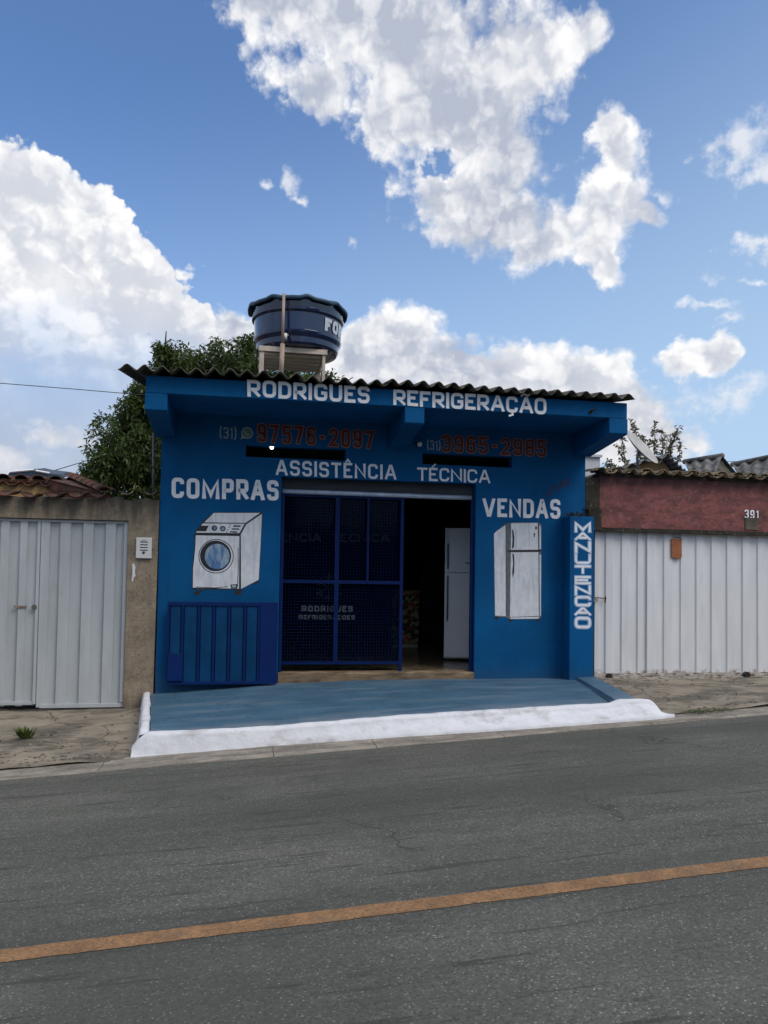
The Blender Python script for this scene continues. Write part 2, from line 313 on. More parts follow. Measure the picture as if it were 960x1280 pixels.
M['tileM'] = mat('mossy_tile', (.26, .19, .12), .9, .4, 8, .7, 40, dirt=((.045, .042, .02), 9, .48, .08, (1, 1, 1)), dirt2=((.48, .44, .34), 18, .62, .04, (1, 1, 1)))
M['terra'] = mat('orange_terracotta', (.30, .11, .05), .85, .15, 12, .4, 50)
M['ochre'] = mat('ochre_board', (.42, .26, .11), .85, .15, 4, .3, 30)
M['tank'] = mat('dark_blue_plastic', (.003, .015, .062), .12, .1, 3, .10, 7, coat=.6)
M['lid'] = mat('faded_blue_plastic', (.018, .055, .10), .5, .25, 4, .05, 20)
M['tankt'] = mat('tank_lettering', (.5, .55, .6), .5, .1, 9, 0)
M['wood'] = mat('painted_timber', (.55, .46, .38), .8, .2, 4, .3, 40, stretch=(1, 1, .3), dirt=((.30, .22, .17), 7, .66, .06, (1, 1, .5)))
M['slat'] = mat('pale_timber', (.74, .66, .56), .8, .12, 4, .3, 40)
M['pvc'] = mat('dirty_pvc', (.34, .25, .20), .6, .2, 5, .1, 40)
M['pvcg'] = mat('grey_pvc', (.12, .12, .11), .6, .2, 5, .1, 40)
M['ipl'] = mat('white_plastic', (.66, .66, .64), .45, .04, 9, .05, 60)
M['lockm'] = mat('dull_grey_lock', (.10, .095, .09), .6, .2, 9, .1, 60)
M['black'] = mat('black_rubber', (.012, .012, .012), .6, .2, 9, .1, 60)
M['steel'] = mat('dull_steel', (.36, .36, .36), .45, .15, 9, .1, 60, metal=.6)
M['steelb'] = mat('bluish_aluminium_tube', (.42, .50, .62), .4, .15, 9, .05, 60, metal=.3)
M['rust'] = mat('rusty_steel', (.11, .06, .035), .85, .4, 14, .4, 60, dirt=((.38, .34, .30), 7, .53, .06, (1, 1, 1)))
M['dish'] = mat('pale_grey_dish', (.44, .43, .41), .6, .12, 6, .1, 60)
M['fridge'] = mat('white_appliance_enamel', (.78, .80, .82), .3, .03, 3, .0)
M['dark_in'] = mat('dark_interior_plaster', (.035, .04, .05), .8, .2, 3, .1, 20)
M['floor_in'] = mat('worn_interior_floor', (.17, .13, .085), .22, .25, 3, .15, 30, dirt=((.05, .038, .025), 4, .55, .12, (1, 1, 1)))
M['sill'] = mat('stone_sill', (.23, .165, .10), .8, .3, 6, .4, 30, stretch=(.4, 1, 2), dirt=((.10, .07, .045), 5, .52, .1, (.5, 1, 2)))
def ex_flor(t, geo, c):
    v = t.new('ShaderNodeTexVoronoi', {'Vector': geo, 'Scale': 16.}); s = t.new('ShaderNodeSeparateColor', {0: v.outputs['Color']})
    c = t.mix(t.step(s.outputs[0], .45, .5), c, (.03, .035, .02)); c = t.mix(t.step(s.outputs[1], .82, .86), c, (.35, .06, .03))
    return c
M['floral'] = mat('floral_cloth', (.34, .30, .14), .8, .2, 6, .1, 60, extra=ex_flor)
M['skylight'] = mat('blue_black_sheet', (.02, .045, .07), .45, .3, 5, .1, 20)
M['bark'] = mat('bark', (.09, .065, .045), .9, .3, 9, .8, 30, stretch=(1, 1, .3))
M['whitewall'] = mat('far_white_plaster', (.6, .62, .66), .85, .05, 2, .1, 20)
M['cable'] = mat('black_cable', (.015, .015, .015), .6, .1, 4, 0)
def leafmat(name, a, b):
    m = bpy.data.materials.new(name); m.use_nodes = True; t = NT(m.node_tree); n = m.node_tree.nodes
    p = n['Principled BSDF']; geo = t.new('ShaderNodeNewGeometry')
    k = t.noise(geo.outputs['Position'], 1.6, 4); rnd = geo.outputs['Random Per Island']
    c = t.mix(t.m('ADD', t.m('MULTIPLY', t.step(k, .35, .65), .5), t.m('MULTIPLY', rnd, .5)), a, b)
    t.put(p.inputs['Base Color'], c); p.inputs['Roughness'].default_value = .42
    tr = t.new('ShaderNodeBsdfTranslucent', {'Color': c}); mx = t.new('ShaderNodeMixShader', {0: .3})
    t.l.new(p.outputs[0], mx.inputs[1]); t.l.new(tr.outputs[0], mx.inputs[2]); t.l.new(mx.outputs[0], n['Material Output'].inputs[0])
    return m
M['leaf'] = leafmat('mango_leaf', (.022, .045, .010), (.10, .15, .032))
M['leaf2'] = leafmat('shrub_leaf', (.09, .09, .05), (.24, .20, .12))
M['weed'] = leafmat('weed_leaf', (.04, .07, .012), (.11, .16, .03))
M['dry'] = leafmat('dry_plant', (.05, .04, .025), (.13, .11, .06))
gl = bpy.data.materials.new('window_glass'); gl.use_nodes = True
t = NT(gl.node_tree); t.n.clear()
fr = t.new('ShaderNodeFresnel', {'IOR': 1.45}); tr = t.new('ShaderNodeBsdfTransparent', {'Color': (.55, .6, .6)}); gs = t.new('ShaderNodeBsdfGlossy', {'Color': (.8, .85, .85), 'Roughness': .08})
mx = t.new('ShaderNodeMixShader', {0: t.m('MULTIPLY', fr.outputs[0], .15)}); t.l.new(tr.outputs[0], mx.inputs[1]); t.l.new(gs.outputs[0], mx.inputs[2])
t.l.new(mx.outputs[0], t.new('ShaderNodeOutputMaterial').inputs[0]); M['glass'] = gl
em = bpy.data.materials.new('lit_bulb'); em.use_nodes = True; b = em.node_tree.nodes['Principled BSDF']
b.inputs['Emission Color'].default_value = (1, .97, .9, 1); b.inputs['Emission Strength'].default_value = 3; M['bulb'] = em

# ------------------------------------------------------------------ mesh helpers (all shapes in world coordinates)
class MB:
    def __init__(s): s.v = []; s.f = []
    def quad(s, a, b, c, d): i = len(s.v); s.v += [tuple(a), tuple(b), tuple(c), tuple(d)]; s.f.append((i, i+1, i+2, i+3)); return s
    def poly(s, pts): i = len(s.v); s.v += [tuple(p) for p in pts]; s.f.append(tuple(range(i, i+len(pts)))); return s
    def box(s, x0, x1, y0, y1, z0, z1):
        i = len(s.v); s.v += [(x, y, z) for z in (z0, z1) for y in (y0, y1) for x in (x0, x1)]
        s.f += [tuple(i+k for k in q) for q in ((0, 2, 3, 1), (4, 5, 7, 6), (0, 1, 5, 4), (2, 6, 7, 3), (0, 4, 6, 2), (1, 3, 7, 5))]; return s
    def prism(s, pts, d):
        """closed polygon pts extruded by vector d"""
        i = len(s.v); n = len(pts); s.v += [tuple(p) for p in pts] + [tuple(Vector(p)+Vector(d)) for p in pts]
        s.f += [tuple(i+k for k in range(n))[::-1], tuple(i+n+k for k in range(n))]
        s.f += [(i+k, i+(k+1) % n, i+n+(k+1) % n, i+n+k) for k in range(n)]; return s
    def tube(s, pts, r, seg=8, cap=True):
        pts = [Vector(p) for p in pts]; rs = r if isinstance(r, (list, tuple)) else [r]*len(pts); i0 = len(s.v)
        for k, p in enumerate(pts):
            d = (pts[min(k+1, len(pts)-1)]-pts[max(k-1, 0)]).normalized()
            a = d.cross(Vector((0, 0, 1)) if abs(d.z) < .9 else Vector((1, 0, 0))).normalized(); b = d.cross(a)
            for j in range(seg):
                t_ = 2*math.pi*j/seg; s.v.append(tuple(p+(a*math.cos(t_)+b*math.sin(t_))*rs[k]))
        for k in range(len(pts)-1):
            for j in range(seg):
                a0 = i0+k*seg+j; a1 = i0+k*seg+(j+1) % seg; s.f.append((a0, a0+seg, a1+seg, a1))
        if cap: s.f.append(tuple(i0+j for j in range(seg))); s.f.append(tuple(i0+(len(pts)-1)*seg+j for j in range(seg))[::-1])
        return s
    def lathe(s, prof, c, seg=40, zfun=None):
        i0 = len(s.v); n = len(prof)
        for j in range(seg):
            t_ = 2*math.pi*j/seg
            for (r, z) in prof:
                s.v.append((c[0]+r*math.cos(t_), c[1]+r*math.sin(t_), c[2]+z+(zfun(r, t_) if zfun else 0)))
        for j in range(seg):
            for k in range(n-1):
                a = i0+j*n+k; b_ = i0+((j+1) % seg)*n+k; s.f.append((a, b_, b_+1, a+1))
        return s
    def grid(s, fn, nu, nv):
        i0 = len(s.v)
        for a in range(nu+1):
            for b_ in range(nv+1): s.v.append(tuple(fn(a/nu, b_/nv)))
        for a in range(nu):
            for b_ in range(nv):
                k = i0+a*(nv+1)+b_; s.f.append((k, k+nv+1, k+nv+2, k+1))
        return s
    def build(s, name, m, parent=None, smooth=False, bevel=0, fix=True, solid=0, label=None, kind=None):
        me = bpy.data.meshes.new(name)
        off = Vector((0, 0, 0))
        q = parent
        while q is not None: off += q.location; q = q.parent
        me.from_pydata([(v[0]-off.x, v[1]-off.y, v[2]-off.z) for v in s.v], [], s.f); me.update()
        if fix:
            b_ = bmesh.new(); b_.from_mesh(me); bmesh.ops.recalc_face_normals(b_, faces=b_.faces); b_.to_mesh(me); b_.free()
        if smooth: me.shade_smooth()
        me.materials.append(M[m] if isinstance(m, str) else m)
        o = bpy.data.objects.new(name, me); C.objects.link(o); o.parent = parent
        if solid: md = o.modifiers.new('thickness', 'SOLIDIFY'); md.thickness = solid; md.offset = 0
        if bevel: md = o.modifiers.new('bevel', 'BEVEL'); md.width = bevel; md.segments = 2; md.limit_method = 'ANGLE'
        if label: o['label'] = label
        if kind: o['kind'] = kind
        return o
def thing(name, label, cat, loc=(0, 0, 0), group=None):
    o = bpy.data.objects.new(name, None); C.objects.link(o); o.location = loc; o['label'] = label; o['category'] = cat; o.empty_display_size = .2
    if group: o['group'] = group
    return o
def tag(o, label, cat, group=None):
    o['label'] = label; o['category'] = cat
    if group: o['group'] = group
    return o
def struct(name, mb, m, label, **kw):
    o = mb.build(name, m, **kw); o['kind'] = 'structure'; o['label'] = label; return o
def share(o, parent, dx, name=None):
    c = o.copy(); C.objects.link(c); c.parent = parent; c.location = Vector(o.location)+Vector(dx); return c

# ------------------------------------------------------------------ painted letters: centre-line strokes of even width
r_ = .40
def rot6(st): return [[(1-p[0], 1-p[1])+tuple(p[2:]) for p in s_] for s_ in st]
P_ = [(0, 0), (0, 1), (1, 1, .34), (1, .42, .34), (0, .42)]
G6 = [[(1, .8), (1, 1, r_), (0, 1, r_), (0, 0, r_), (1, 0, r_), (1, .56, r_), (0, .56)]]
O_ = [[(.5, 1), (1, 1, r_), (1, 0, r_), (0, 0, r_), (0, 1, r_), (.5, 1)]]
GL = {
 'A': (1.15, [[(0, 0), (.44, 1), (.56, 1), (1, 0)], [(.2, .3), (.8, .3)]]), 'C': (.95, [[(1, .72), (1, 1, r_), (0, 1, r_), (0, 0, r_), (1, 0, r_), (1, .28)]]),
 'D': (.95, [[(.4, 1), (0, 1), (0, 0), (1, 0, r_+.1), (1, 1, r_+.1), (.4, 1)]]), 'E': (.8, [[(1, 1), (0, 1), (0, 0), (1, 0)], [(0, .52), (.85, .52)]]),
 'F': (.8, [[(1, 1), (0, 1), (0, 0)], [(0, .5), (.85, .5)]]), 'G': (1, [[(1, .74), (1, 1, r_), (0, 1, r_), (0, 0, r_), (1, 0, r_), (1, .46), (.55, .46)]]),
 'I': (.0, [[(.5, 0), (.5, 1)]]), 'L': (.75, [[(0, 1), (0, 0), (1, 0)]]), 'M': (1.55, [[(0, 0), (0, 1), (.5, .12), (1, 1), (1, 0)]]), 'N': (1.1, [[(0, 0), (0, 1), (1, 0), (1, 1)]]),
 'O': (1, O_), 'P': (.9, [P_]), 'R': (.95, [P_, [(.42, .42), (1, 0)]]), 'S': (.9, [[(1, .76), (1, 1, r_), (0, 1, r_), (0, .52, r_), (1, .52, r_), (1, 0, r_), (0, 0, r_), (0, .24)]]),
 'T': (.95, [[(0, 1), (1, 1)], [(.5, 1), (.5, 0)]]), 'U': (.95, [[(0, 1), (0, 0, r_), (1, 0, r_), (1, 1)]]), 'V': (1.15, [[(0, 1), (.44, 0), (.56, 0), (1, 1)]]),
 '0': (.85, O_), '1': (.4, [[(0, .8), (1, 1), (1, 0)]]), '2': (.85, [[(0, .74), (0, 1, r_), (1, 1, r_), (1, .6, r_), (0, 0), (1, 0)]]),
 '3': (.85, [[(0, .78), (0, 1, r_), (1, 1, r_), (1, .53, r_), (.3, .53)], [(.7, .53), (1, .53, .2), (1, 0, r_), (0, 0, r_), (0, .22)]]),
 '5': (.85, [[(1, 1), (.05, 1), (.05, .55), (1, .6, r_), (1, 0, r_), (0, 0, r_), (0, .2)]]), '6': (.85, G6), '9': (.85, rot6(G6)), '7': (.85, [[(0, 1), (1, 1), (.35, 0)]]),
 '8': (.85, [[(.5, 1), (1, 1, r_), (1, .53, .22), (0, .53, .22), (0, 1, r_), (.5, 1)], [(.5, .5), (1, .5, .22), (1, 0, r_), (0, 0, r_), (0, .5, .22), (.5, .5)]]),
 '-': (.6, [[(0, .48), (1, .48)]]), '(': (.3, [[(1, 1.12), (0, .85, .5), (0, .15, .5), (1, -.12)]]), ')': (.3, [[(0, 1.12), (1, .85, .5), (1, .15, .5), (0, -.12)]]), ' ': (.8, []),
 '4': (.85, [[(.75, 0), (.75, 1), (0, .3), (1, .3)]]),
}
ACC = {'Ç': ('C', [[(.5, -.06), (.6, -.28), (.3, -.34)]]), 'Ã': ('A', [[(.1, 1.22), (.35, 1.36), (.62, 1.22), (.9, 1.36)]]), 'Ê': ('E', [[(.25, 1.2), (.5, 1.36), (.75, 1.2)]]), 'É': ('E', [[(.4, 1.2), (.75, 1.38)]])}
def rounded(pts, w_, h_):
    out = []; P2 = [Vector((p[0]*w_, p[1]*h_)) for p in pts]
    for i, p in enumerate(pts):
        if len(p) > 2 and 0 < i < len(pts)-1:
            rr = p[2]*min(max(w_, h_*.4), h_); a = P2[i-1]-P2[i]; b_ = P2[i+1]-P2[i]; rr = min(rr, a.length*.49 if i > 1 else a.length*.95, b_.length*.49 if i < len(pts)-2 else b_.length*.95)
            s0 = P2[i]+a.normalized()*rr; s1 = P2[i]+b_.normalized()*rr
            for k in range(6):
                t_ = k/5; out.append((1-t_)**2*s0+2*t_*(1-t_)*P2[i]+t_*t_*s1)
        else: out.append(P2[i])
    res = [out[0]]
    for p in out[1:]:
        if (p-res[-1]).length > 1e-5: res.append(p)
    return res
def strip(mb, pts, t_, off, mapper, d, clampy=None):
    L, Rr = [], []; n = len(pts); closed = (pts[0]-pts[-1]).length < 1e-4
    for i in range(n):
        a = (pts[i]-pts[i-1]) if i > 0 else (pts[0]-pts[-2] if closed else pts[1]-pts[0]); b_ = (pts[i+1]-pts[i]) if i < n-1 else (pts[1]-pts[0] if closed else a)
        a = a.normalized(); b_ = b_.normalized(); na = Vector((-a.y, a.x)); nb = Vector((-b_.y, b_.x)); m_ = (na+nb)
        m_ = m_.normalized() if m_.length > 1e-4 else na
        k = t_/2/max(m_.dot(na), .5); L.append(pts[i]+m_*k+off); Rr.append(pts[i]-m_*k+off)
    if clampy:
        for v_ in L+Rr: v_.y = min(max(v_.y, clampy[0]), clampy[1])
    i0 = len(mb.v)
    for l, r2 in zip(L, Rr): mb.v += [tuple(mapper(l, d)), tuple(mapper(r2, d))]
    for i in range(n-1): mb.f.append((i0+2*i, i0+2*i+1, i0+2*i+3, i0+2*i+2))
def text(mb, s_, L, H, t_, gap, mapper, d0=0., grow=0., jit=.0, vertical=False):
    """lay the string out in a box L x H metres; mapper(Vector2, depth) -> world"""
    h = H-t_; gl_ = []
    for ch in s_:
        acc = None
        if ch in ACC: base, acc = ACC[ch]
        else: base = ch
        gl_.append((base, GL[base][0], GL[base][1], acc))
    n = len(gl_); tot_g = gap*(n-1)+t_*n; wsum = sum(g[1] for g in gl_); wu = (L-tot_g)/wsum
    x = 0.; k = 0
    for base, wd, strokes, acc in gl_:
        wd_ = wu*wd; jo = Vector((0, random.uniform(-jit, jit)*H))
        if base != ' ':
            for kk, st in enumerate(strokes+(acc or [])):
                js = .014 if jit > 0 else 0
                st = [(p_[0]+random.uniform(-js, js), p_[1]+random.uniform(-js, js)*(.3 if p_[1] in (0, 1) else 1))+tuple(p_[2:]) for p_ in st] if (st[0][:2] != st[-1][:2]) else st
                pts = rounded(st, max(wd_, 1e-3), h)
                ext_ = t_/2 if len(base) == 1 and base not in '()' else 0
                if (pts[0]-pts[-1]).length > 1e-4:
                    for e0, e1 in ((0, 1), (-1, -2)):
                        p_, q_ = pts[e0], pts[e1]
                        if p_.y < .02*h or p_.y > .98*h:
                            dd_ = (p_-q_).normalized()
                            if abs(dd_.y) > .3 or abs(dd_.x) > .9: pts[e0] = p_+dd_*ext_
                if grow:   # lengthen the open ends of an outline stroke
                    if (pts[0]-pts[-1]).length > 1e-4:
                        pts[0] = pts[0]+(pts[0]-pts[1]).normalized()*grow; pts[-1] = pts[-1]+(pts[-1]-pts[-2]).normalized()*grow
                is_acc = acc is not None and kk >= len(strokes)
                strip(mb, pts, (t_*.6 if is_acc else t_)+2*grow, Vector((x+t_/2, t_/2))+jo, mapper, d0+(k % 4)*.0004, None if (is_acc or base in '()') else (jo.y-grow, jo.y+H+grow)); k += 1
        x += wd_+t_+gap
def quadmap(bl, br, tr, tl, H, L):
    """pixel corners already in world; letters proud of the face towards -Y"""
    def f(p, d):
        s_, t_ = p.x/L, p.y/H; q = (bl*(1-s_)+br*s_)*(1-t_)+(tl*(1-s_)+tr*s_)*t_; return (q.x, q.y-d, q.z)
    return f
def sign(mb, s_, px, Yp, t_, gap, d=.002, grow=0., jit=.012):
    """px = (xl, top_l, bot_l, xr, top_r, bot_r) in pixels of the photograph, on the plane Y = Yp"""
    xl, tl_, bl_, xr, tr_, br_ = px
    a, b_, c, d_ = W(xl, bl_, Yp), W(xr, br_, Yp), W(xr, tr_, Yp), W(xl, tl_, Yp); L = (b_-a).length; H = (d_-a).length
    random.seed(len(s_)*7+int(xl)); text(mb, s_, L, H, t_*H, gap*H, quadmap(a, b_, c, d_, H, L), d, grow*H, jit)

# ------------------------------------------------------------------ ground, road, pavements
def smooth_sheet(xs, ys, zf, name, m, label, noise=0.):
    mb = MB(); i0 = 0
    for x in xs:
        for y in ys: mb.v.append((x, y, zf(x, y)+(random.uniform(-noise, noise) if noise else 0)))
    ny = len(ys)
    for a in range(len(xs)-1):
        for b_ in range(ny-1):
            k = a*ny+b_; mb.f.append((k, k+ny, k+ny+1, k+1))
    return struct(name, mb, m, label, fix=False, smooth=True)
far = [-900, -400, -200, -100, -70, -50, -40, -30]+list(range(-24, 25, 3))+[30, 40, 50, 70, 100, 200, 400, 900]
smooth_sheet(far, [-900, -300, -100, -50, -25, -14, -8, -4, -2.6, 0, 4, 10, 25, 60, 150, 400, 900], lambda x, y: road_z(x, y)-.12-(0 if y < -3 else .25*min(1, (y+3)/3)), 'ground', 'earth', 'bare earth under and beyond the street')
EDGE = -2.85; GUT = -2.52
smooth_sheet([-70, -40, -25]+list(range(-16, 25, 2))+[32, 45, 70], [-13, -10, -8, -6, -4, EDGE], lambda x, y: road_z(x, y), 'road', 'asph', 'grey asphalt street sloping up to the right')
mb = MB(); xs = [-20+i*.06 for i in range(816)]
for i, x in enumerate(xs):
    j = lambda: random.uniform(-.0035, .0035)+.0015*math.sin(x*2.1)
    mb.v += [(x, -6.60+j(), road_z(x, -6.6)+.003), (x, -6.465+j(), road_z(x, -6.465)+.003)]
for i in range(len(xs)-1): mb.f.append((2*i, 2*i+2, 2*i+3, 2*i+1))
struct('road_line', mb, 'line', 'faded orange centre line along the asphalt', fix=False)
# opposite pavement, behind the viewer
struct('far_pavement', MB().grid(lambda a, b_: (-70+140*a, -16+3*b_, road_z(-70+140*a, -13)+.12), 40, 1), 'pave', 'pavement on the near side of the street')
random.seed(21); mb = MB(); x = -30  # unseen house fronts, added to keep low sky light off the shop
while x < 34:
    w_ = random.uniform(4, 9); h_ = random.choice((2.6, 3.2, 4.0, 5.8, 6.4)); mb.box(x, x+w_-.02, -24, -16.2-random.uniform(0, .8), -3, h_+road_z(x, -13)); x += w_
struct('added_frontage', mb, 'conc2', 'unseen row of plain house fronts added behind the viewer to block low sky light')
# gutter strip cast in lengths with open joints, just proud of the asphalt
gutter = struct('gutter', MB().grid(lambda a, b_: (-30+60*a, EDGE+.0+(GUT-.3-EDGE+.6)*b_, road_z(-30+60*a, EDGE)-.03), 40, 1), 'mossy', 'concrete gutter strip between asphalt and kerb')
x = -12.3; k = 0
while x < 16:
    L = random.choice((1.0, 1.6, 2.2, 1.3)); n = max(2, int(L/.2)); pts_t = []; mbg = MB()
    prof = [(EDGE-.0, -.01), (EDGE+.002, .006), (EDGE+.03, .012), (GUT-.16, .010), (GUT+.10, .028)]
    def gp(a, b_, x0=x, L=L):
        xx = x0+.003+(L-.006)*a; k_ = b_*(len(prof)-1); i_ = min(int(k_), len(prof)-2); f_ = k_-i_
        y_ = prof[i_][0]*(1-f_)+prof[i_+1][0]*f_; z_ = prof[i_][1]*(1-f_)+prof[i_+1][1]*f_
        wob = .012*math.sin(xx*3.1)+.008*math.sin(xx*9.7)
        return (xx, y_+(wob if b_ < .7 else 0), road_z(xx, y_)+z_)
    mbg.grid(gp, n, 4).build('gutter_slab', 'gutter', gutter, smooth=True, fix=False); x += L; k += 1
def lerp_tab(tab, x):
    for (a, za), (b_, zb) in zip(tab, tab[1:]):
        if x <= b_: return za+(zb-za)*max(0, (x-a)/(b_-a))
    return tab[-1][1]
# left pavement
def wobz(x, y, s=1.): return s*(.010*math.sin(x*2.3+y*1.1)+.007*math.sin(x*5.1-y*3.7)+.004*math.sin(x*11+y*13))
zL = lambda x: -.325+.03*max(-1.5, min(0, x))
def left_z(x, y):
    t_ = min(1, max(0, -y/2.52)); return zL(x)*(1-t_)+(road_z(x, -2.52)+.03)*t_+wobz(x, y)
smooth_sheet([-9+i*.12 for i in range(81)], [.25-i*.1 for i in range(28)]+[-2.53], left_z, 'pavement', 'pave', 'worn cracked concrete pavement before the grey gate', .003)
def right_z(x, y):
    t_ = min(1, max(0, -y/2.52)); return -.02*(1-t_)+(road_z(x, -2.52)+.035)*t_+wobz(x, y)
smooth_sheet([5.2+i*.12 for i in range(80)], [.25-i*.1 for i in range(28)]+[-2.53], right_z, 'pavement', 'pave', 'broken mossy concrete pavement before the white gate', .004)
# back yard floor
# blue slab with white kerb
slab_b = [(.1, -.165), (.9, -.10), (1.7, -.035), (3.2, .0), (6.3, .0)]; slab_f = [(.4, -.196), (1.63, -.157), (2.75, -.08), (4.14, -.018), (5.43, .03), (6.0, .05)]
def slab_z(x, y): t_ = min(1, max(0, -y/2.4)); return lerp_tab(slab_b, x)*(1-t_)+lerp_tab(slab_f, x)*t_
xl = lambda y: .12+.118*(-y); xr = lambda y: 6.21-.235*(-y)
FR = -2.33
def slab_pt(a, b_):
    y = .02+(FR-.02)*b_; x = (xl(y)+.0)+((xr(y)-.33)-(xl(y)+.0))*a; return (x, y, slab_z(x, y)+wobz(x, y, .25))
slab = thing('blue_platform', 'raised blue painted forecourt with a white limewashed kerb below the shop', 'platform', (3, -1.2, -.3))
MB().grid(slab_pt, 60, 24).build('top', 'slab', slab, smooth=True, fix=False)
# raised strip on the right side of the slab with its small groove
def rs(a, b_):
    y = .02+(FR-.0-.02)*b_; x = xr(y); prof_ = [(-.335, -.002), (-.325, .0), (-.30, .035), (-.05, .045), (0, .02), (.02, -.25)]; k_ = a*5; i_ = min(int(k_), 4); f_ = k_-i_
    dx = prof_[i_][0]*(1-f_)+prof_[i_+1][0]*f_; dz = prof_[i_][1]*(1-f_)+prof_[i_+1][1]*f_; return (x+dx, y, slab_z(x, y)+dz)
MB().grid(rs, 10, 16).build('edge_strip', 'slab', slab, fix=False)
ybt = [(.0, -2.45), (1.64, -2.46), (2.73, -2.51), (4.07, -2.61), (5.6, -2.66), (6.1, -2.62)]
def kerb_pt(a, b_):
    x = .23+(5.90-.23)*a; zt = lerp_tab(slab_f, x)+.004; yb = lerp_tab(ybt, x)-.005; zb = road_z(x, yb)-.01
    lump = .034*min(1, max(0, (x-5.28)/.12))*min(1, max(0, (5.84-x)/.2))+.02*math.exp(-((x-.25)/.15)**2)
    endr = max(0, (x-5.76)/.14); enl = max(0, (.40-x)/.17)
    zt = zt+lump; zt = zt*(1-endr**1.6)+(zb+.02)*endr**1.6; zt = zt*(1-enl**1.5*.55)+(zb)*enl**1.5*.55
    w1 = .010*math.sin(x*4.3)+.003*math.sin(x*11)
    prof_ = [(FR+.03+w1, zt-.012), (FR-.01+w1, zt+.010), (FR-.05, zt+.004), (FR-.075, zt-.008), (FR-.088, zt-.05), (yb+.012, zb+.06), (yb, zb+.02), (yb-.008, zb-.02)]
    k_ = b_*(len(prof_)-1); i_ = min(int(k_), len(prof_)-2); f_ = k_-i_
    y_ = prof_[i_][0]*(1-f_)+prof_[i_+1][0]*f_; z_ = prof_[i_][1]*(1-f_)+prof_[i_+1][1]*f_
    n_ = .003*math.sin(x*13+b_*7)+.0015*math.sin(x*31-b_*11)
    return (x, y_+n_, z_+n_*.6)
MB().grid(kerb_pt, 220, 14).build('kerb', 'white', slab, smooth=True, fix=False)
def lk(a, b_):
    y = .0+(-2.37)*a; x0 = xl(y)-.005; w2 = .085+.04*max(0, a-.75); z0 = slab_z(x0, y)-.03*max(0, a-.93)*14
    prof_ = [(.0, -.01), (-.012, .022), (-.5*w2, .03), (-w2, .018), (-w2-.012, -.03), (-w2-.04-.05*max(0, a-.7)*3, -.22)]
    k_ = b_*5; i_ = min(int(k_), 4); f_ = k_-i_; n_ = .004*math.sin(y*7+b_*5)+.002*math.sin(y*15)
    return (x0+prof_[i_][0]*(1-f_)+prof_[i_+1][0]*f_+n_, y, z0+prof_[i_][1]*(1-f_)+prof_[i_+1][1]*f_+n_)
MB().grid(lk, 80, 10).build('side_kerb', 'white', slab, smooth=True, fix=False)

# ------------------------------------------------------------------ the shop
shop = thing('shop', 'low blue painted shop with corrugated roof, deep canopy and open doorway', 'shop', (3.1, 1, 0))
X0, X1 = .172, 6.07; D0, D1 = 1.735, WX(594, 700); DH = W(351, 595.5).z; ZT = 3.70
sA0, sA1, sB0, sB1 = WX(307.5, 560), WX(432, 570), WX(528, 575), WX(640, 580); SZ0, SZ1 = 2.965, 3.118
def wall_holes(xs, zs, holes, y0, y1):
    """solid wall with rectangular openings, no inner faces"""
    xs = sorted(set(xs)); zs = sorted(set(zs)); mb = MB(); nx, nz = len(xs)-1, len(zs)-1
    full = [[not any(h[0]-1e-6 <= (xs[i]+xs[i+1])/2 <= h[1]+1e-6 and h[2]-1e-6 <= (zs[j]+zs[j+1])/2 <= h[3]+1e-6 for h in holes) for j in range(nz)] for i in range(nx)]
    g = lambda i, j: 0 <= i < nx and 0 <= j < nz and full[i][j]
    for i in range(nx):
        for j in range(nz):
            if not full[i][j]: continue
            a, b_, c, d = xs[i], xs[i+1], zs[j], zs[j+1]
            mb.quad((a, y0, c), (b_, y0, c), (b_, y0, d), (a, y0, d)); mb.quad((b_, y1, c), (a, y1, c), (a, y1, d), (b_, y1, d))
            if not g(i-1, j): mb.quad((a, y1, c), (a, y0, c), (a, y0, d), (a, y1, d))
            if not g(i+1, j): mb.quad((b_, y0, c), (b_, y1, c), (b_, y1, d), (b_, y0, d))
            if not g(i, j-1): mb.quad((a, y1, c), (b_, y1, c), (b_, y0, c), (a, y0, c))
            if not g(i, j+1): mb.quad((a, y0, d), (b_, y0, d), (b_, y1, d), (a, y1, d))
    return mb
holes = [(D0, D1, -.5, DH), (sA0, sA1, SZ0, SZ1), (sB0, sB1, SZ0, SZ1)]
wall_holes([X0, D0, D1, X1, sA0, sA1, sB0, sB1], [-.5, DH, SZ0, SZ1, ZT-.01], holes, 0., .16).build('front_wall', 'blue', shop, fix=False)
MB().box(X0, X0+.14, .162, 8, -.5, ZT-.02).build('side_wall', 'blue', shop)
MB().box(X1-.14, X1, .162, 8, -.5, ZT-.02).build('side_wall', 'blue', shop)
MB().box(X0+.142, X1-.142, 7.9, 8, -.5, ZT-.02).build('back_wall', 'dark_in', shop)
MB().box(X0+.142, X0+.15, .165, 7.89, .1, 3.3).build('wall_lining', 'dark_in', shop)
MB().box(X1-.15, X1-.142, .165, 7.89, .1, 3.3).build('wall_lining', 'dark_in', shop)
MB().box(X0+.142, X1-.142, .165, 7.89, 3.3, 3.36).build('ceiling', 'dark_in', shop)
MB().box(X0+.142, X1-.142, .162, 7.89, -.2, .10).build('floor', 'floor_in', shop)
MB().grid(lambda a, b_: (D0+.004+(D1-D0-.008)*a, [-.012, -.02, .0, .165][min(3, int(b_*3+.01))], [-.06, .085, .10, .103][min(3, int(b_*3+.01))]+(.006*math.sin(a*37)+.008*math.sin(a*11) if .2 < b_ < .9 else 0)-.0), 40, 3).build('door_sill', 'sill', shop, fix=False)
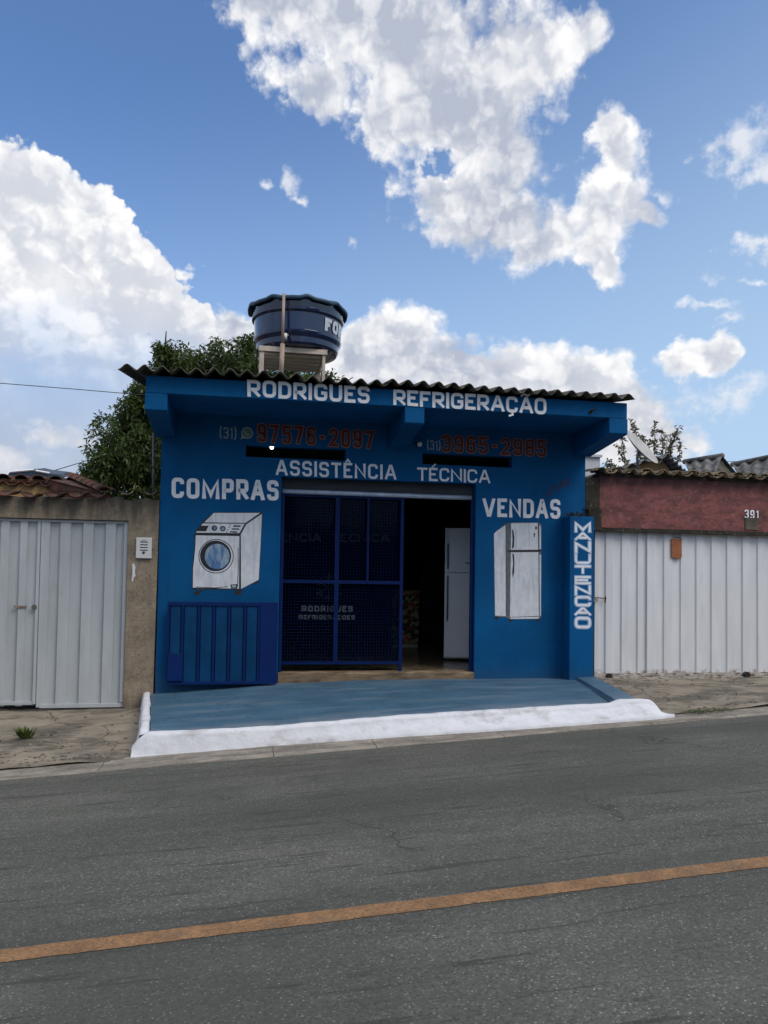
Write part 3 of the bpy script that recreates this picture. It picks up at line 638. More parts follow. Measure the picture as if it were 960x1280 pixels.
# canopy
KX0, KX1, KY, KZ0, KZ1 = .10, 6.14, -1.1, 3.50, 3.705
MB().box(KX0, KX1, KY, -.002, KZ0, KZ1).build('canopy_slab', 'blue', shop, bevel=.008)
for (bx0, bx1) in ((.093, .345), (3.186, 3.432), (5.89, 6.147)):
    x0_, dx_ = bx0, bx1-bx0; pts = [(x0_, KY-.003, KZ0-.002), (x0_, KY-.003, 3.305), (x0_, KY+.02, 3.29), (x0_, -.003, 3.17), (x0_, -.003, KZ0-.002)]
    MB().prism(pts, (dx_, 0, 0)).build('canopy_beam', 'blue', shop, bevel=.006)
# corrugated roof in six overlapping sheets
PIT = .193; AMP = .034; slope = math.tan(R(9))
rx0, rx1 = -.19, 6.17; CRX = WX(159, 450, -1.26); nsh = 6; sw = (rx1-rx0)/nsh
def roofz(x, y): return 3.755+AMP*math.cos((x-CRX)*2*math.pi/PIT)+(y+1.2)*slope
for i in range(nsh):
    a0 = rx0+i*sw-(.05 if i else 0); a1 = rx0+(i+1)*sw; ysh = -1.26+random.uniform(-.02, .015); dz = .012*(i % 2)
    n = int((a1-a0)/PIT*12)
    mb = MB(); mb.grid(lambda a, b_: (a0+(a1-a0)*a, ysh+(2.4-ysh)*b_, roofz(a0+(a1-a0)*a, ysh+(2.4-ysh)*b_)+dz+.005*math.sin(i*2.3)), n, 6)
    mb.build('roof_sheet', 'fibro', shop, smooth=True, solid=.009, fix=False)
mb = MB(); mb.grid(lambda a, b_: (rx0+(rx1-rx0)*a, 2.2+6*b_, roofz(rx0+(rx1-rx0)*a, 2.2+6*b_)-.05-(.25*6*b_ if b_ > .2 else 0)), 380, 5); mb.build('rear_roofing', 'fibro', shop, smooth=True, solid=.01, fix=False)
# roller shutter tube and box over the door
MB().tube([W(353, 614, .07), W(589, 622.5, .07)], .032, 12).build('shutter_tube', 'steelb', shop, smooth=True)
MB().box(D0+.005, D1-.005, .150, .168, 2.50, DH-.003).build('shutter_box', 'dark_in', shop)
for s_ in (D0+.03, D1-.03): MB().box(s_-.02, s_+.02, .06, .1, .11, 2.49).build('shutter_rail', 'blue2', shop)
# lettering on the fascia, the wall and the pillar
def paint(name, m, words, Yp, t_, gap, **kw):
    mb = MB()
    for s_, px in words: sign(mb, s_, px, Yp, t_, gap, **kw)
    return mb.build(name, m, shop, fix=False)
paint('painted_lettering', 'letter', [('RODRIGUES', (309, 474.3, 495.5, 462, 483.6, 504.6))], KY-.003, .20, .13)
paint('painted_lettering', 'letter', [('REFRIGERAÇÃO', (491.5, 486.6, 506, 683, 498, 518.5))], KY-.003, .20, .12)
paint('painted_lettering', 'letter', [('ASSISTÊNCIA', (344.7, 574.5, 594, 495.3, 581.5, 600))], 0, .165, .15)
paint('painted_lettering', 'letter', [('TÉCNICA', (521.5, 584, 600.5, 612.8, 587.5, 604.5))], 0, .165, .13)
paint('painted_lettering', 'letter', [('COMPRAS', (214.5, 597, 622.5, 348.3, 600.5, 626))], 0, .195, .12)
paint('painted_lettering', 'letter', [('VENDAS', (603.4, 622.5, 645.5, 700.4, 624, 648.6))], 0, .19, .12)
paint('painted_lettering', 'letterg', [('(31)', (274.5, 533.5, 548, 295.5, 534.5, 549))], 0, .11, .10)
paint('painted_lettering', 'letterg', [('(31)', (533.8, 550, 562, 550.5, 551, 563))], 0, .11, .10)
for g_, m_, d_ in ((.042, 'lettero', .002), (0., 'letterr', .0045)):
    paint('painted_number', m_, [('97576-2097', (322, 529.5, 552, 467, 539, 561))], 0, .155, .20, grow=g_, d=d_)
    paint('painted_number', m_, [('3965-2985', (552, 543.5, 564.5, 682.5, 550.5, 571))], 0, .155, .20, grow=g_, d=d_)
# pillar on the right with the vertical word, and the green chat icon
PX0, PX1 = WX(712, 750, -.25), WX(742.3, 750, -.25)
pillar = MB().box(PX0, PX1, -.25, -.003, -.1, WZ(645.5, 727, -.25)).build('pillar', 'blue', shop, bevel=.008)
rows = [('M', 651.7, 665), ('A', 665.6, 675.8), ('N', 676.8, 691.3), ('U', 692.6, 705), ('T', 706.4, 717), ('E', 719.8, 730.5), ('N', 731.4, 744), ('C', 744.9, 758), ('A', 758.8, 769.6), ('O', 771, 785.4)]
for g_, m_, d_ in ((.10, 'letterp', .002), (0., 'letter', .0045)):
    mb = MB()
    for ch, y0_, y1_ in rows: sign(mb, ch, (718.6, y0_+.3, y1_-.3, 738.2, y0_+.5, y1_-.1), -.25, .2 if y1_-y0_ > 12 else .24, 0, grow=g_, d=d_, jit=0)
    mb.build('painted_lettering', m_, shop, fix=False)
icon = MB(); c0 = W(309, 541.2, 0); rr = .078
pts = [(c0.x+rr*math.cos(a_), -.002, c0.z+rr*math.sin(a_)) for a_ in [2*math.pi*i/28 for i in range(28)]]
icon.poly(pts); icon.poly([(c0.x-.085, -.0022, c0.z-.09), (c0.x-.03, -.0022, c0.z-.07), (c0.x-.07, -.0022, c0.z-.02)]); icon.build('painted_icon', 'letterg', shop, fix=False)
icon = MB().poly([(c0.x+.062*math.cos(a_), -.0028, c0.z+.062*math.sin(a_)) for a_ in [2*math.pi*i/28 for i in range(28)]]); icon.build('painted_icon', 'icong', shop, fix=False)
mb = MB(); arc = [Vector((-.03, .03)), Vector((-.028, 0)), Vector((0, -.026)), Vector((.03, -.03))]
strip(mb, arc, .018, Vector((0, 0)), lambda p, d: (c0.x+p.x, -d, c0.z+p.y), .0034); mb.build('painted_icon', 'letterg', shop, fix=False)
# scrawled number beside VENDAS
a, b_ = W(681, 622, 0), W(711, 606, 0); c, d_ = W(713, 595, 0), W(684, 610, 0); mb = MB()
text(mb, '1215A', (b_-a).length, (d_-a).length, .022, .02, quadmap(a, b_, c, d_, (d_-a).length, (b_-a).length), .002, 0, .1); mb.build('scrawled_number', 'scribble', shop, fix=False)
# murals: washing machine and refrigerator
def mural(name, m, polys, sc, ox, oy, lay, parent=None):
    mb = MB()
    for pl_ in polys: mb.poly([W(ox+x/sc, oy+y/sc, -.0015-.0007*lay) for x, y in pl_])
    return mb.build(name, m, parent or shop, fix=False)
def circ(cx, cy, rx, ry, n=36): return [(cx+rx*math.cos(2*math.pi*i/n), cy+ry*math.sin(2*math.pi*i/n)) for i in range(n)]
def lin(pts, wd):
    out = []; n = len(pts)
    for sgn in (1, -1):
        seq = range(n) if sgn == 1 else range(n-1, -1, -1)
        for i in seq:
            a = Vector(pts[min(i+1, n-1)])-Vector(pts[max(i-1, 0)]); a.normalize(); out.append((pts[i][0]-a.y*wd/2*sgn, pts[i][1]+a.x*wd/2*sgn))
    return out
wm = dict(sc=8.727, ox=230, oy=630)
mural('painted_washing_machine', 'pdark', [[(88, 930), (90, 700), (110, 500), (112, 320), (200, 195), (318, 88), (858, 92), (850, 300), (822, 828), (615, 936)], [(95, 990), (130, 942), (215, 942), (150, 990)], [(535, 990), (560, 938), (640, 938), (622, 985)], [(755, 872), (815, 828), (822, 845), (790, 872)]], lay=0, **wm)
mural('painted_washing_machine', 'pwhite', [[(325, 97), (830, 97), (672, 206), (222, 200)], [(850, 108), (842, 300), (815, 826), (622, 926), (620, 330), (680, 222)], [(205, 212), (662, 216), (604, 318), (130, 312)], [(128, 342), (604, 350), (600, 924), (96, 912), (100, 700), (122, 500)]], lay=1, **wm)
mural('painted_washing_machine', 'pdark', [circ(350, 570, 192, 188), [(168, 236), (270, 236), (240, 298), (142, 296)], circ(332, 263, 31, 30), circ(424, 269, 31, 30), lin([(538, 240), (618, 242)], 16), lin([(520, 272), (602, 275)], 14), lin([(500, 303), (582, 307)], 14),
      circ(503, 229, 7, 7, 10), circ(490, 255, 7, 7, 10), circ(478, 282, 7, 7, 10), circ(466, 307, 7, 7, 10), [(508, 878), (582, 874), (580, 922), (512, 920)], lin([(590, 480), (592, 700), (584, 905)], 8), lin([(130, 905), (350, 915), (480, 900)], 7)], lay=2, **wm)
mural('painted_washing_machine', 'pwhite', [circ(350, 570, 183, 179)], lay=3, **wm)
mural('painted_washing_machine', 'pdark', [circ(345, 566, 170, 168)], lay=4, **wm)
for q_ in ([circ(362, 572, 136, 138)], [circ(337, 263, 17, 18)], [circ(426, 270, 18, 19)], [[(522, 886), (570, 884), (568, 912), (524, 910)]]): mural('painted_washing_machine', 'pblue', q_, lay=5, **wm)
rf = dict(sc=5.647, ox=590, oy=580)
mural('painted_refrigerator', 'pgrey', [[(152, 490), (180, 465), (240, 420), (290, 412), (470, 412), (490, 425), (490, 1080), (470, 1096), (270, 1096), (245, 1084), (160, 1076)]], lay=0, **rf)
mural('painted_refrigerator', 'pwhite', [[(156, 492), (182, 468), (236, 432), (238, 1074), (164, 1070)], [(276, 418), (464, 416), (468, 604), (274, 606)], [(274, 624), (470, 622), (472, 1072), (268, 1080)], [(475, 430), (486, 440), (488, 600), (476, 600)], [(476, 640), (488, 640), (486, 1070), (478, 1074)], [(268, 1084), (475, 1078), (468, 1092), (272, 1094)]], lay=1, **rf)
mural('painted_refrigerator', 'pdark', [lin([(238, 615), (488, 613)], 11), [(282, 458), (292, 470), (299, 520), (297, 580), (288, 600), (282, 595), (286, 530)], [(284, 628), (297, 640), (300, 700), (296, 775), (286, 804), (284, 760), (290, 700)], [(446, 440), (458, 440), (458, 462), (446, 462)], [(434, 488), (446, 488), (442, 518), (438, 518)], lin([(470, 425), (474, 1075)], 4),
      [(158, 1078), (188, 1080), (186, 1092), (176, 1100), (160, 1090)], [(258, 1096), (290, 1098), (284, 1112), (268, 1118)], [(448, 1096), (478, 1092), (470, 1110), (456, 1108)]], lay=2, **rf)
mural('painted_refrigerator', 'pgrey', [lin([(246, 440), (247, 600), (246, 1070)], 9)], lay=3, **rf)
mural('painted_refrigerator', 'letterr', [[(437, 490), (443, 490), (441, 506), (438, 506)]], lay=3, **rf)

# glazed, grilled half of the doorway
GY = .115; gr = thing('door_grille', 'blue steel mesh grille closing the left half of the shop doorway', 'grille', (WX(425, 830, GY), GY, .1))
def fbar(x0_, x1_, y0_, y1_, name='frame_bar', th=.035, dy=0):
    a, b_ = W(x0_, y0_, GY), W(x1_, y1_, GY); return MB().box(min(a.x, b_.x), max(a.x, b_.x), GY-th/2+dy, GY+th/2+dy, min(a.z, b_.z), max(a.z, b_.z)).build(name, 'grille', gr)
zt_, zb_ = W(425, 621, GY).z, W(425, 828.5, GY).z; zm_ = W(425, 727.5, GY).z
gx = [WX(349.5, 727, GY), WX(420.5, 727, GY), WX(459, 727, GY), WX(501.5, 727, GY)]
for i, (x_, w_) in enumerate(zip(gx, (.045, .06, .028, .045))):
    MB().box(x_-w_/2, x_+w_/2, GY-.018, GY+.018, (zb_, zb_, zm_+.02, .10)[i], zt_).build('frame_bar', 'grille', gr)
for z_, h_ in ((zt_, .035), (zm_, .045), (zb_, .035)): MB().box(gx[0]-.02, gx[3]+.02, GY-.0195, GY+.0195, z_-h_/2, z_+h_/2).build('frame_rail', 'grille', gr)
mb = MB(); x_ = gx[0]+.04
while x_ < gx[3]-.02: mb.tube([(x_, GY+.022, zb_), (x_, GY+.022, zt_)], .0021, 4, False); x_ += .042
z_ = zb_+.03
while z_ < zt_: mb.tube([(gx[0], GY+.0265, z_), (gx[3], GY+.0265, z_)], .0021, 4, False); z_ += .042
mb.build('wire_mesh', 'grille', gr, fix=False, kind='stuff')
sg = thing('window_pane', 'dark glass pane with faded lettering behind the blue grille', 'window', (gx[1], .21, .1))
MB().box(gx[0]-.02, gx[3]-.0, .207, .213, .103, zt_+.1).build('pane', 'glass', sg)
def wtext(s_, px, t_, gap, m_):
    mb = MB(); sign(mb, s_, px, .205, t_, gap, jit=0, d=0); return mb.build('lettering', m_, sg, fix=False)
wtext('RODRIGUES', (377, 757, 764.6, 441, 757.5, 765), .24, .2, 'faint'); wtext('REFRIGERAÇOES', (373.5, 768.6, 774, 443.5, 769, 774.6), .26, .2, 'faint'); wtext('ASSISTENCIA TECNICA', (285, 666, 677, 487, 667, 678), .22, .16, 'faint2')
sc_ = W(411, 734, .205); mb = MB()
for k in range(6):
    a_ = k*math.pi/3+math.pi/2; d2 = Vector((math.cos(a_), math.sin(a_))); strip(mb, [d2*.02, d2*.2], .024, Vector((0, 0)), lambda p, d: (sc_.x+p.x, .205-d, sc_.z+p.y), .0004*k)
    for sgn in (1, -1):
        e_ = Vector((math.cos(a_+sgn*.9), math.sin(a_+sgn*.9))); strip(mb, [d2*.11, d2*.11+e_*.075], .018, Vector((0, 0)), lambda p, d: (sc_.x+p.x, .205-d, sc_.z+p.y), .0024+.0003*k)
mb.build('snowflake', 'faint2', sg, fix=False)

# appliances inside
def fridge(x0_, x1_, y0_, zb, zt, label):
    f_ = thing('refrigerator', label, 'refrigerator', (x0_, y0_, zb)); d = .62; split = zt-(zt-zb)*.335
    MB().box(x0_, x1_, y0_+.06, y0_+d, zb+.03, zt-.005).build('body', 'fridge', f_, bevel=.015)
    def bowed(z0_, z1_):
        n = 10; pts = [(x0_+(x1_-x0_)*i/n, y0_+.045-.04*math.sin(math.pi*i/n)**.7, z0_) for i in range(n+1)]+[(x1_, y0_+.056, z0_), (x0_, y0_+.056, z0_)]
        return MB().prism(pts, (0, 0, z1_-z0_))
    bowed(zb+.06, split-.006).build('door', 'fridge', f_); dr = bowed(split+.006, zt).build('door', 'fridge', f_)
    for a_, c_ in ((split+.06, split+.45), (split-.75, split-.06)): MB().tube([(x0_+.05, y0_+.015, a_), (x0_+.05, y0_-.012, a_+.03), (x0_+.05, y0_-.012, c_-.03), (x0_+.05, y0_+.015, c_)], .012, 8).build('handle', 'pgrey', f_, smooth=True)
    MB().box((x0_+x1_)/2+.0-.05, (x0_+x1_)/2+.03, y0_+.002-.006, y0_+.01, split+.14, split+.16).build('badge', 'pgrey', f_)
    for sx in (x0_+.05, x1_-.08): MB().box(sx, sx+.04, y0_+.1, y0_+.14, zb, zb+.032).build('foot', 'black', f_)
    f_.rotation_euler = (0, 0, R(-17)); return f_
FY = 1.35; fa = W(556.5, 660, FY); fb = W(556.5, 815, FY)
fridge(fa.x, fa.x+.74, FY, .10, fa.z, 'tall white two door refrigerator just inside the open doorway')
cy = 3.6; ca, cb = W(497, 738, cy), W(524, 800, cy)
cl = thing('covered_chest', 'low chest under a patterned floral cloth inside the dark shop', 'chest', (ca.x+.1, cy, .1))
MB().box(ca.x-.1, cb.x, cy, cy+.55, .16, ca.z-.02).build('cloth_side', 'floral', cl, bevel=.02); MB().box(ca.x-.12, cb.x+.02, cy-.02, cy+.57, ca.z-.018, ca.z).build('lid', 'ochre', cl, bevel=.005)
MB().box(ca.x-.08, cb.x-.02, cy+.03, cy+.5, .10, .158).build('base', 'wood', cl)
for i, (xx, yy, ww, hh) in enumerate(((4.75, 4.6, .65, 1.6), (3.0, 5.4, .7, 1.0))):
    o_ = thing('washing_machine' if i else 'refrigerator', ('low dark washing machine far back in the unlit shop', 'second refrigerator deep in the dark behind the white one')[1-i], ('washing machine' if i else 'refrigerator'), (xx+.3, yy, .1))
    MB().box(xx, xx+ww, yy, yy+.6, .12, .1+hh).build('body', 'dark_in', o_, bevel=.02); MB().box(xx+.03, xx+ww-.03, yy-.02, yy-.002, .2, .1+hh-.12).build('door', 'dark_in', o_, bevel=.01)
    MB().box(xx+.02, xx+ww-.02, yy-.015, yy-.003, .1+hh-.1, .1+hh-.02).build('panel', 'black', o_)

# blue steel panel against the wall under the washing machine mural
GP = -.13; gx0, gx1 = WX(208.7, 800, GP), WX(347.3, 800, GP); gz0, gz1 = WZ(856, 215, GP), WZ(752, 215, GP)
pg = thing('metal_barrier', 'low dark blue ribbed steel panel against the wall below the painted washing machine', 'metal panel', ((gx0+gx1)/2, GP, gz0))
fx = lambda px_: WX(px_, 800, GP)
MB().box(gx0, gx1-.01, GP-.02, GP+.02, gz1-.05, gz1).build('top_rail', 'blue2', pg, bevel=.003)
MB().box(gx0, gx1-.03, GP-.02, GP+.02, gz0, gz0+.04).build('bottom_rail', 'blue2', pg, bevel=.003)
MB().box(fx(324.8), fx(346.5), GP-.026, GP+.024, gz0+.0, gz1+.004).build('end_post', 'blue2', pg, bevel=.004)
MB().box(gx0-.002, fx(211.5), GP-.021, GP+.021, gz0+.04, gz1-.05).build('stile', 'blue2', pg)
edges = [211.5, 229.2, 249.6, 268.5, 287.5, 307.3, 324.8]
for a_, c_ in zip(edges, edges[1:]):
    xa, xb = fx(a_), fx(c_)
    MB().prism([(xa, GP+.008, gz0+.04), (xa+.012, GP-.004, gz0+.04), (xb-.045, GP-.004, gz0+.04), (xb-.035, GP+.012, gz0+.04), (xb, GP+.012, gz0+.04), (xb, GP+.016, gz0+.04), (xa, GP+.016, gz0+.04)], (0, 0, gz1-gz0-.09)).build('sheet_strip', 'blue3', pg)
    MB().box(xb-.030, xb-.001, GP-.014, GP+.010, gz0+.041, gz1-.051).build('rib', 'blue2', pg)
MB().box(fx(210.5), fx(229.5), GP-.04, GP-.022, WZ(852, 220, GP)+.01, WZ(817, 220, GP)).build('lock_box', 'blue2', pg, bevel=.003)
for px_ in (224, 331): MB().box(fx(px_)-.02, fx(px_)+.02, GP+.021, -.004, gz1-.12, gz1-.08).build('bracket', 'steel', pg)

# lamp holder with a lit bulb in the left slot, small sensor under the middle beam, hook on the fascia
bp = W(339.7, 559, .03); lb = thing('light_bulb', 'small lit bulb showing in the dark slot left of the doorway', 'light bulb', tuple(bp))
MB().lathe([(0, -.03), (.018, -.024), (.027, 0), (.018, .022), (.012, .03)], bp, 14).build('bulb', 'bulb', lb, smooth=True); MB().tube([bp+Vector((0, 0, .028)), bp+Vector((0, .02, .12))], .014, 8).build('socket', 'black', lb)
sp_ = W(524.5, 555.5, -.08); se = thing('sensor_lamp', 'small round lamp fixed under the middle canopy beam', 'lamp', tuple(sp_))
MB().lathe([(0, -.03), (.025, -.025), (.035, 0), (.03, .03), (0, .035)], sp_, 14).build('globe', 'pwhite', se, smooth=True); MB().tube([sp_+Vector((-.03, .0, .02)), sp_+Vector((-.05, .07, .03))], .012, 6).build('arm', 'black', se)
hp = W(738.5, 514.5, KY); hk = thing('fascia_hook', 'small dark hook on the right end of the blue fascia', 'hook', tuple(hp))
MB().tube([hp+Vector((0, -.002, 0)), hp+Vector((0, -.07, 0)), hp+Vector((.02, -.08, .02))], .013, 8).build('stem', 'black', hk); MB().tube([hp+Vector((0, -.0005, 0)), hp+Vector((0, -.014, 0))], .028, 12).build('plate', 'black', hk)
pp = W(190.5, 540, .05)
pipe = thing('downpipe', 'thin grey pipe running up beside the left corner of the blue shop', 'pipe', (pp.x, .05, 2.4))
MB().tube([(WX(191.5, 615, .1), .1, 2.43), (WX(192.5, 540, .1), .1, 3.22)], .018, 8).build('tube', 'pvcg', pipe, smooth=True); MB().box(WX(191, 580, .1)-.03, WX(191, 580, .1)+.03, .07, .125, 2.78, 2.80).build('clip', 'black', pipe)

# ------------------------------------------------------------------ water tank on its stand
TY = 2.0; tcx = W(372.5, 400, TY).x; tz0 = 4.93
tank = thing('water_tank', 'round dark blue plastic water tank with white lettering above the shop roof', 'water tank', (tcx, TY, tz0))
prof = [(0, 0), (.55, 0), (.63, .015), (.655, .05), (.665, .13), (.70, .19), (.705, .22), (.685, .235), (.70, .50), (.735, .53), (.74, .56), (.72, .575), (.735, .68), (.74, .70), (.0, .70)]
MB().lathe(prof, (tcx, TY, tz0), 64).build('body', 'tank', tank, smooth=False)
bpy.data.objects[-1] if 0 else None
lid = MB().lathe([(.0, .86), (.2, .85), (.45, .81), (.70, .745), (.79, .715), (.805, .70), (.80, .655), (.775, .655), (.76, .69), (.5, .70), (0, .70)], (tcx, TY, tz0), 96,
    zfun=lambda r2, t_: ((.034*max(0, math.cos(9*t_+.5))**2) if r2 > .6 else .02*max(0, math.cos(8*t_)) if r2 > .3 else 0)).build('lid', 'lid', tank, smooth=True)
def tmap(p, d):
    a_ = R(33)+p.x/.7; z_ = tz0+.27+p.y; rr_ = .693+(z_-tz0-.25)*.06+.004+d; return (tcx+rr_*math.sin(a_), TY-rr_*math.cos(a_), z_)
mb = MB(); text(mb, 'FORTLEV', 1.25, .20, .06, .025, tmap, .001); mb.build('lettering', 'tankt', tank, fix=False)
st = thing('tank_stand', 'timber stand with slatted top holding up the water tank', 'stand', (tcx, TY, 3.9))
a, b_ = W(325, 429.5, 1.5), W(407.5, 437, 1.5); sx0, sx1 = a.x, b_.x; sz = tz0-.012; sy0, sy1 = 1.5, 2.55
for i, (lx, ly) in enumerate(((sx0+.03, sy0+.03), (sx1-.03, sy0+.03), (sx0+.03, sy1-.03), (sx1-.03, sy1-.03))): MB().box(lx-(.035 if i != 1 else .022), lx+(.035 if i != 1 else .022), ly-.03, ly+.03, 3.75, sz-.085).build('leg', 'wood', st)
MB().box(sx0-.02, sx1+.02, sy0-.02, sy0+.03, sz-.08, sz-.002).build('rail', 'wood', st); MB().box(sx0-.02, sx1+.02, sy1-.03, sy1+.02, sz-.08, sz-.002).build('rail', 'wood', st)
for xx in (sx0+.01, sx1-.05): MB().box(xx, xx+.04, sy0+.032, sy1-.032, sz-.11, sz-.03).build('side_rail', 'wood', st)
for i in range(5): y_ = sy0+.10+i*.19; MB().box(sx0+.055, sx1-.055, y_, y_+.085, sz-.10, sz-.072).build('slat', 'slat', st)
MB().tube([(sx1-.05, sy1-.05, sz-.1), (sx1-.3, sy1-.05, sz-.55)], .022, 6).build('brace', 'wood', st); MB().tube([(sx1-.02, sy0+.1, sz-.12), (sx1-.02, sy1-.2, sz-.5)], .02, 6).build('brace', 'wood', st)
tp = thing('tank_pipe', 'tall pinkish pipe rising in front of the water tank', 'pipe', tuple(W(351, 472, 1.15)))
MB().tube([W(351, 478, 1.15), W(353.2, 430, 1.15)], .036, 10).build('lower_pipe', 'pvc', tp, smooth=True); MB().tube([W(353.2, 430, 1.15), W(354.8, 367, 1.15)], .022, 10).build('upper_pipe', 'pvc', tp, smooth=True)
MB().tube([W(356.5, 417, 1.17), W(356.5, 424, 1.17)], .03, 10).build('valve', 'ipl', tp, smooth=True); MB().tube([W(357, 419, 1.2), W(359.5, 419, 1.32)], .02, 8).build('elbow', 'pvc', tp, smooth=True)

# ------------------------------------------------------------------ left neighbour: concrete wall with grey gate
lw = thing('garden_wall', 'weathered concrete gate wall with pier left of the blue shop', 'wall', (-1, .1, -.3))
lz0, lz1 = 2.07, 2.335; lx1 = -.215
def rough_top(a, b_):
    x_ = -6+(6.17)*a; return x_
mb = MB(); n = 80
pts = []; top = lambda x_: 2.335+.035*max(0, math.sin((x_+.12)*2*math.pi/.36))**1.0*(1 if x_ > -.65 else .3)+.01*math.sin(x_*9)
for i in range(n):
    xa, xb = -6+6.164*i/n, -6+6.164*(i+1)/n
    mb.quad((xa, -.012, lz0), (xb, -.012, lz0), (xb, -.012, top(xb)), (xa, -.012, top(xa))); mb.quad((xa, -.012, top(xa)), (xb, -.012, top(xb)), (xb, .2, top(xb)+.03), (xa, .2, top(xa)+.03))
    mb.quad((xb, .2, lz0), (xa, .2, lz0), (xa, .2, top(xa)+.03), (xb, .2, top(xb)+.03)); mb.quad((xa, .2, lz0), (xb, .2, lz0), (xb, -.012, lz0), (xa, -.012, lz0))
mb.build('lintel', 'conc', lw, fix=False)
MB().prism([(lx1, -.012, -.6), (.142, -.012, -.6), (.162, -.012, lz0-.001), (lx1, -.012, lz0-.001)], (0, .212, 0)).build('pier', 'conc', lw)
MB().prism([(-6, -.012, -.9), (-5.6, -.012, -.9), (-5.6, -.012, lz0-.001), (-6, -.012, lz0-.001)], (0, .212, 0)).build('pier', 'conc', lw)
MB().poly([W(*q_, -.0135) for q_ in ((165.5, 705), (167.5, 704), (169.5, 709), (168.5, 714), (169.5, 720), (167, 722), (166.5, 727), (164.5, 726), (165.5, 716))]).build('paint_splash', 'white', lw)
# gates: folded sheet strips
def folded_strip(xa, xb, groove, depth, y, z0_, z1_, left=.0):
    """one pressed strip: a proud flat face and a recess to its right"""
    m_ = xb-groove; t_ = .004
    f_ = [(xa+.004, y), (m_-.012, y), (m_, y+depth), (xb-.008, y+depth), (xb+.003, y)]
    pts_ = [(a_, b2, z0_) for a_, b2 in f_]+[(a_, b2+t_, z0_) for a_, b2 in reversed(f_)]
    return MB().prism(pts_, (0, 0, z1_-z0_))
gtL = thing('gate', 'pale grey ribbed steel gate with a wicket leaf in the concrete wall', 'gate', (-1.2, .08, -.3))
def zLg(px_, py_): return WZ(py_, px_, .05)
s_px = [-260, -231, -202, -173, -144, -115, -86, -57, -31, -2.5, 21.8, 48.5, 72, 100.8, 129, 157]
for i in range(len(s_px)-1):
    xa, xb = WX(s_px[i], 770, .05), WX(s_px[i+1], 770, .05); wicket = s_px[i+1] <= 49
    folded_strip(xa+(.035 if abs(s_px[i]-48.5) < .1 else 0)+(.0), xb-(.03 if abs(s_px[i+1]-48.5) < .1 else 0), (xb-xa)*.5, .04, .045, -.30, 2.03).build('panel_strip', 'gateL', gtL, fix=True)
jx = WX(48.5, 770, .05)
MB().box(jx-.045, jx-.008, .04, .09, -.28, 2.045).build('leaf_stile', 'gateL', gtL, bevel=.003); MB().box(jx+.0, jx+.04, .04, .09, -.32, 2.045).build('leaf_stile', 'gateL', gtL, bevel=.003)
MB().box(jx+.041, lx1-.012, .035, .08, -.33, -.28).build('bottom_rail', 'gateL', gtL, bevel=.003); MB().box(-5.4, jx-.05, .035, .08, -.285, -.24).build('bottom_rail', 'gateL', gtL, bevel=.003)
MB().box(-5.4, lx1-.004, .036, .1, 2.031, 2.062).build('top_rail', 'gateL', gtL, bevel=.003); MB().box(lx1-.055, lx1-.008, .03, .075, -.27, 2.03).build('gate_frame', 'gateL', gtL, bevel=.003)
lk_ = W(42.5, 759, .03); MB().tube([lk_, lk_+Vector((0, .02, 0))], .033, 16).build('lock', 'lockm', gtL); MB().box(WX(17, 757, .03), WX(33, 757, .03), .028, .05, WZ(759.5, 25, .03), WZ(757, 25, .03)).build('bolt', 'conc', gtL)
for py_ in (655, 768): MB().tube([W(162, py_, .02), W(162, py_+12, .02)], .012, 8).build('hinge', 'rust', gtL)
ic = W(180.3, 685, -.015); inter = thing('intercom', 'white intercom box with speaker slots on the concrete pier', 'intercom', (ic.x, -.03, ic.z))
hw, hh = .098, .135
MB().box(ic.x-hw, ic.x+hw, -.055, -.0125, ic.z-hh, ic.z+hh).build('case', 'ipl', inter, bevel=.008)
for k in range(4): z_ = ic.z+.075-k*.035; MB().box(ic.x-.048, ic.x+.048, -.0565, -.054, z_-.006, z_+.006).build('slot', 'black', inter)
MB().tube([(ic.x-.03, -.0562, ic.z+.085), (ic.x-.012, -.0562, ic.z+.10), (ic.x, -.0562, ic.z+.095), (ic.x+.012, -.0562, ic.z+.10), (ic.x+.03, -.0562, ic.z+.085)], .003, 5).build('emblem', 'black', inter)
MB().tube([(ic.x, -.054, ic.z-.06), (ic.x, -.066, ic.z-.06)], .016, 12).build('button', 'black', inter); MB().tube([(ic.x+hw-.004, -.035, ic.z-.01), (ic.x+hw+.014, -.035, ic.z-.01)], .017, 10).build('lock', 'rust', inter)

# clay tiles: channel tiles with turned-up ends
def tile_mesh(r0_, r1_, L, up, th=.016, seg=8, arc=150):
    """half-round tapered shell along +Y; up=True arches up, False is a channel"""
    mb = MB(); s_ = 1 if up else -1
    for inner in (0, 1):
        for e_ in (0, 1):
            rr_ = (r0_ if e_ == 0 else r1_)-inner*th
            for j in range(seg+1):
                a_ = R(90-arc/2+arc*j/seg); mb.v.append((rr_*math.cos(a_), L*e_, s_*rr_*math.sin(a_)*.8))
    n_ = seg+1; idx = lambda i_, e_, j: i_*2*n_+e_*n_+j
    for j in range(seg):
        mb.f += [(idx(0, 0, j), idx(0, 0, j+1), idx(0, 1, j+1), idx(0, 1, j)), (idx(1, 0, j), idx(1, 1, j), idx(1, 1, j+1), idx(1, 0, j+1)), (idx(0, 0, j), idx(1, 0, j), idx(1, 0, j+1), idx(0, 0, j+1)), (idx(0, 1, j), idx(0, 1, j+1), idx(1, 1, j+1), idx(1, 1, j))]
    for j in (0, seg): mb.f.append((idx(0, 0, j), idx(0, 1, j), idx(1, 1, j), idx(1, 0, j)))
    return mb
_tm = {}
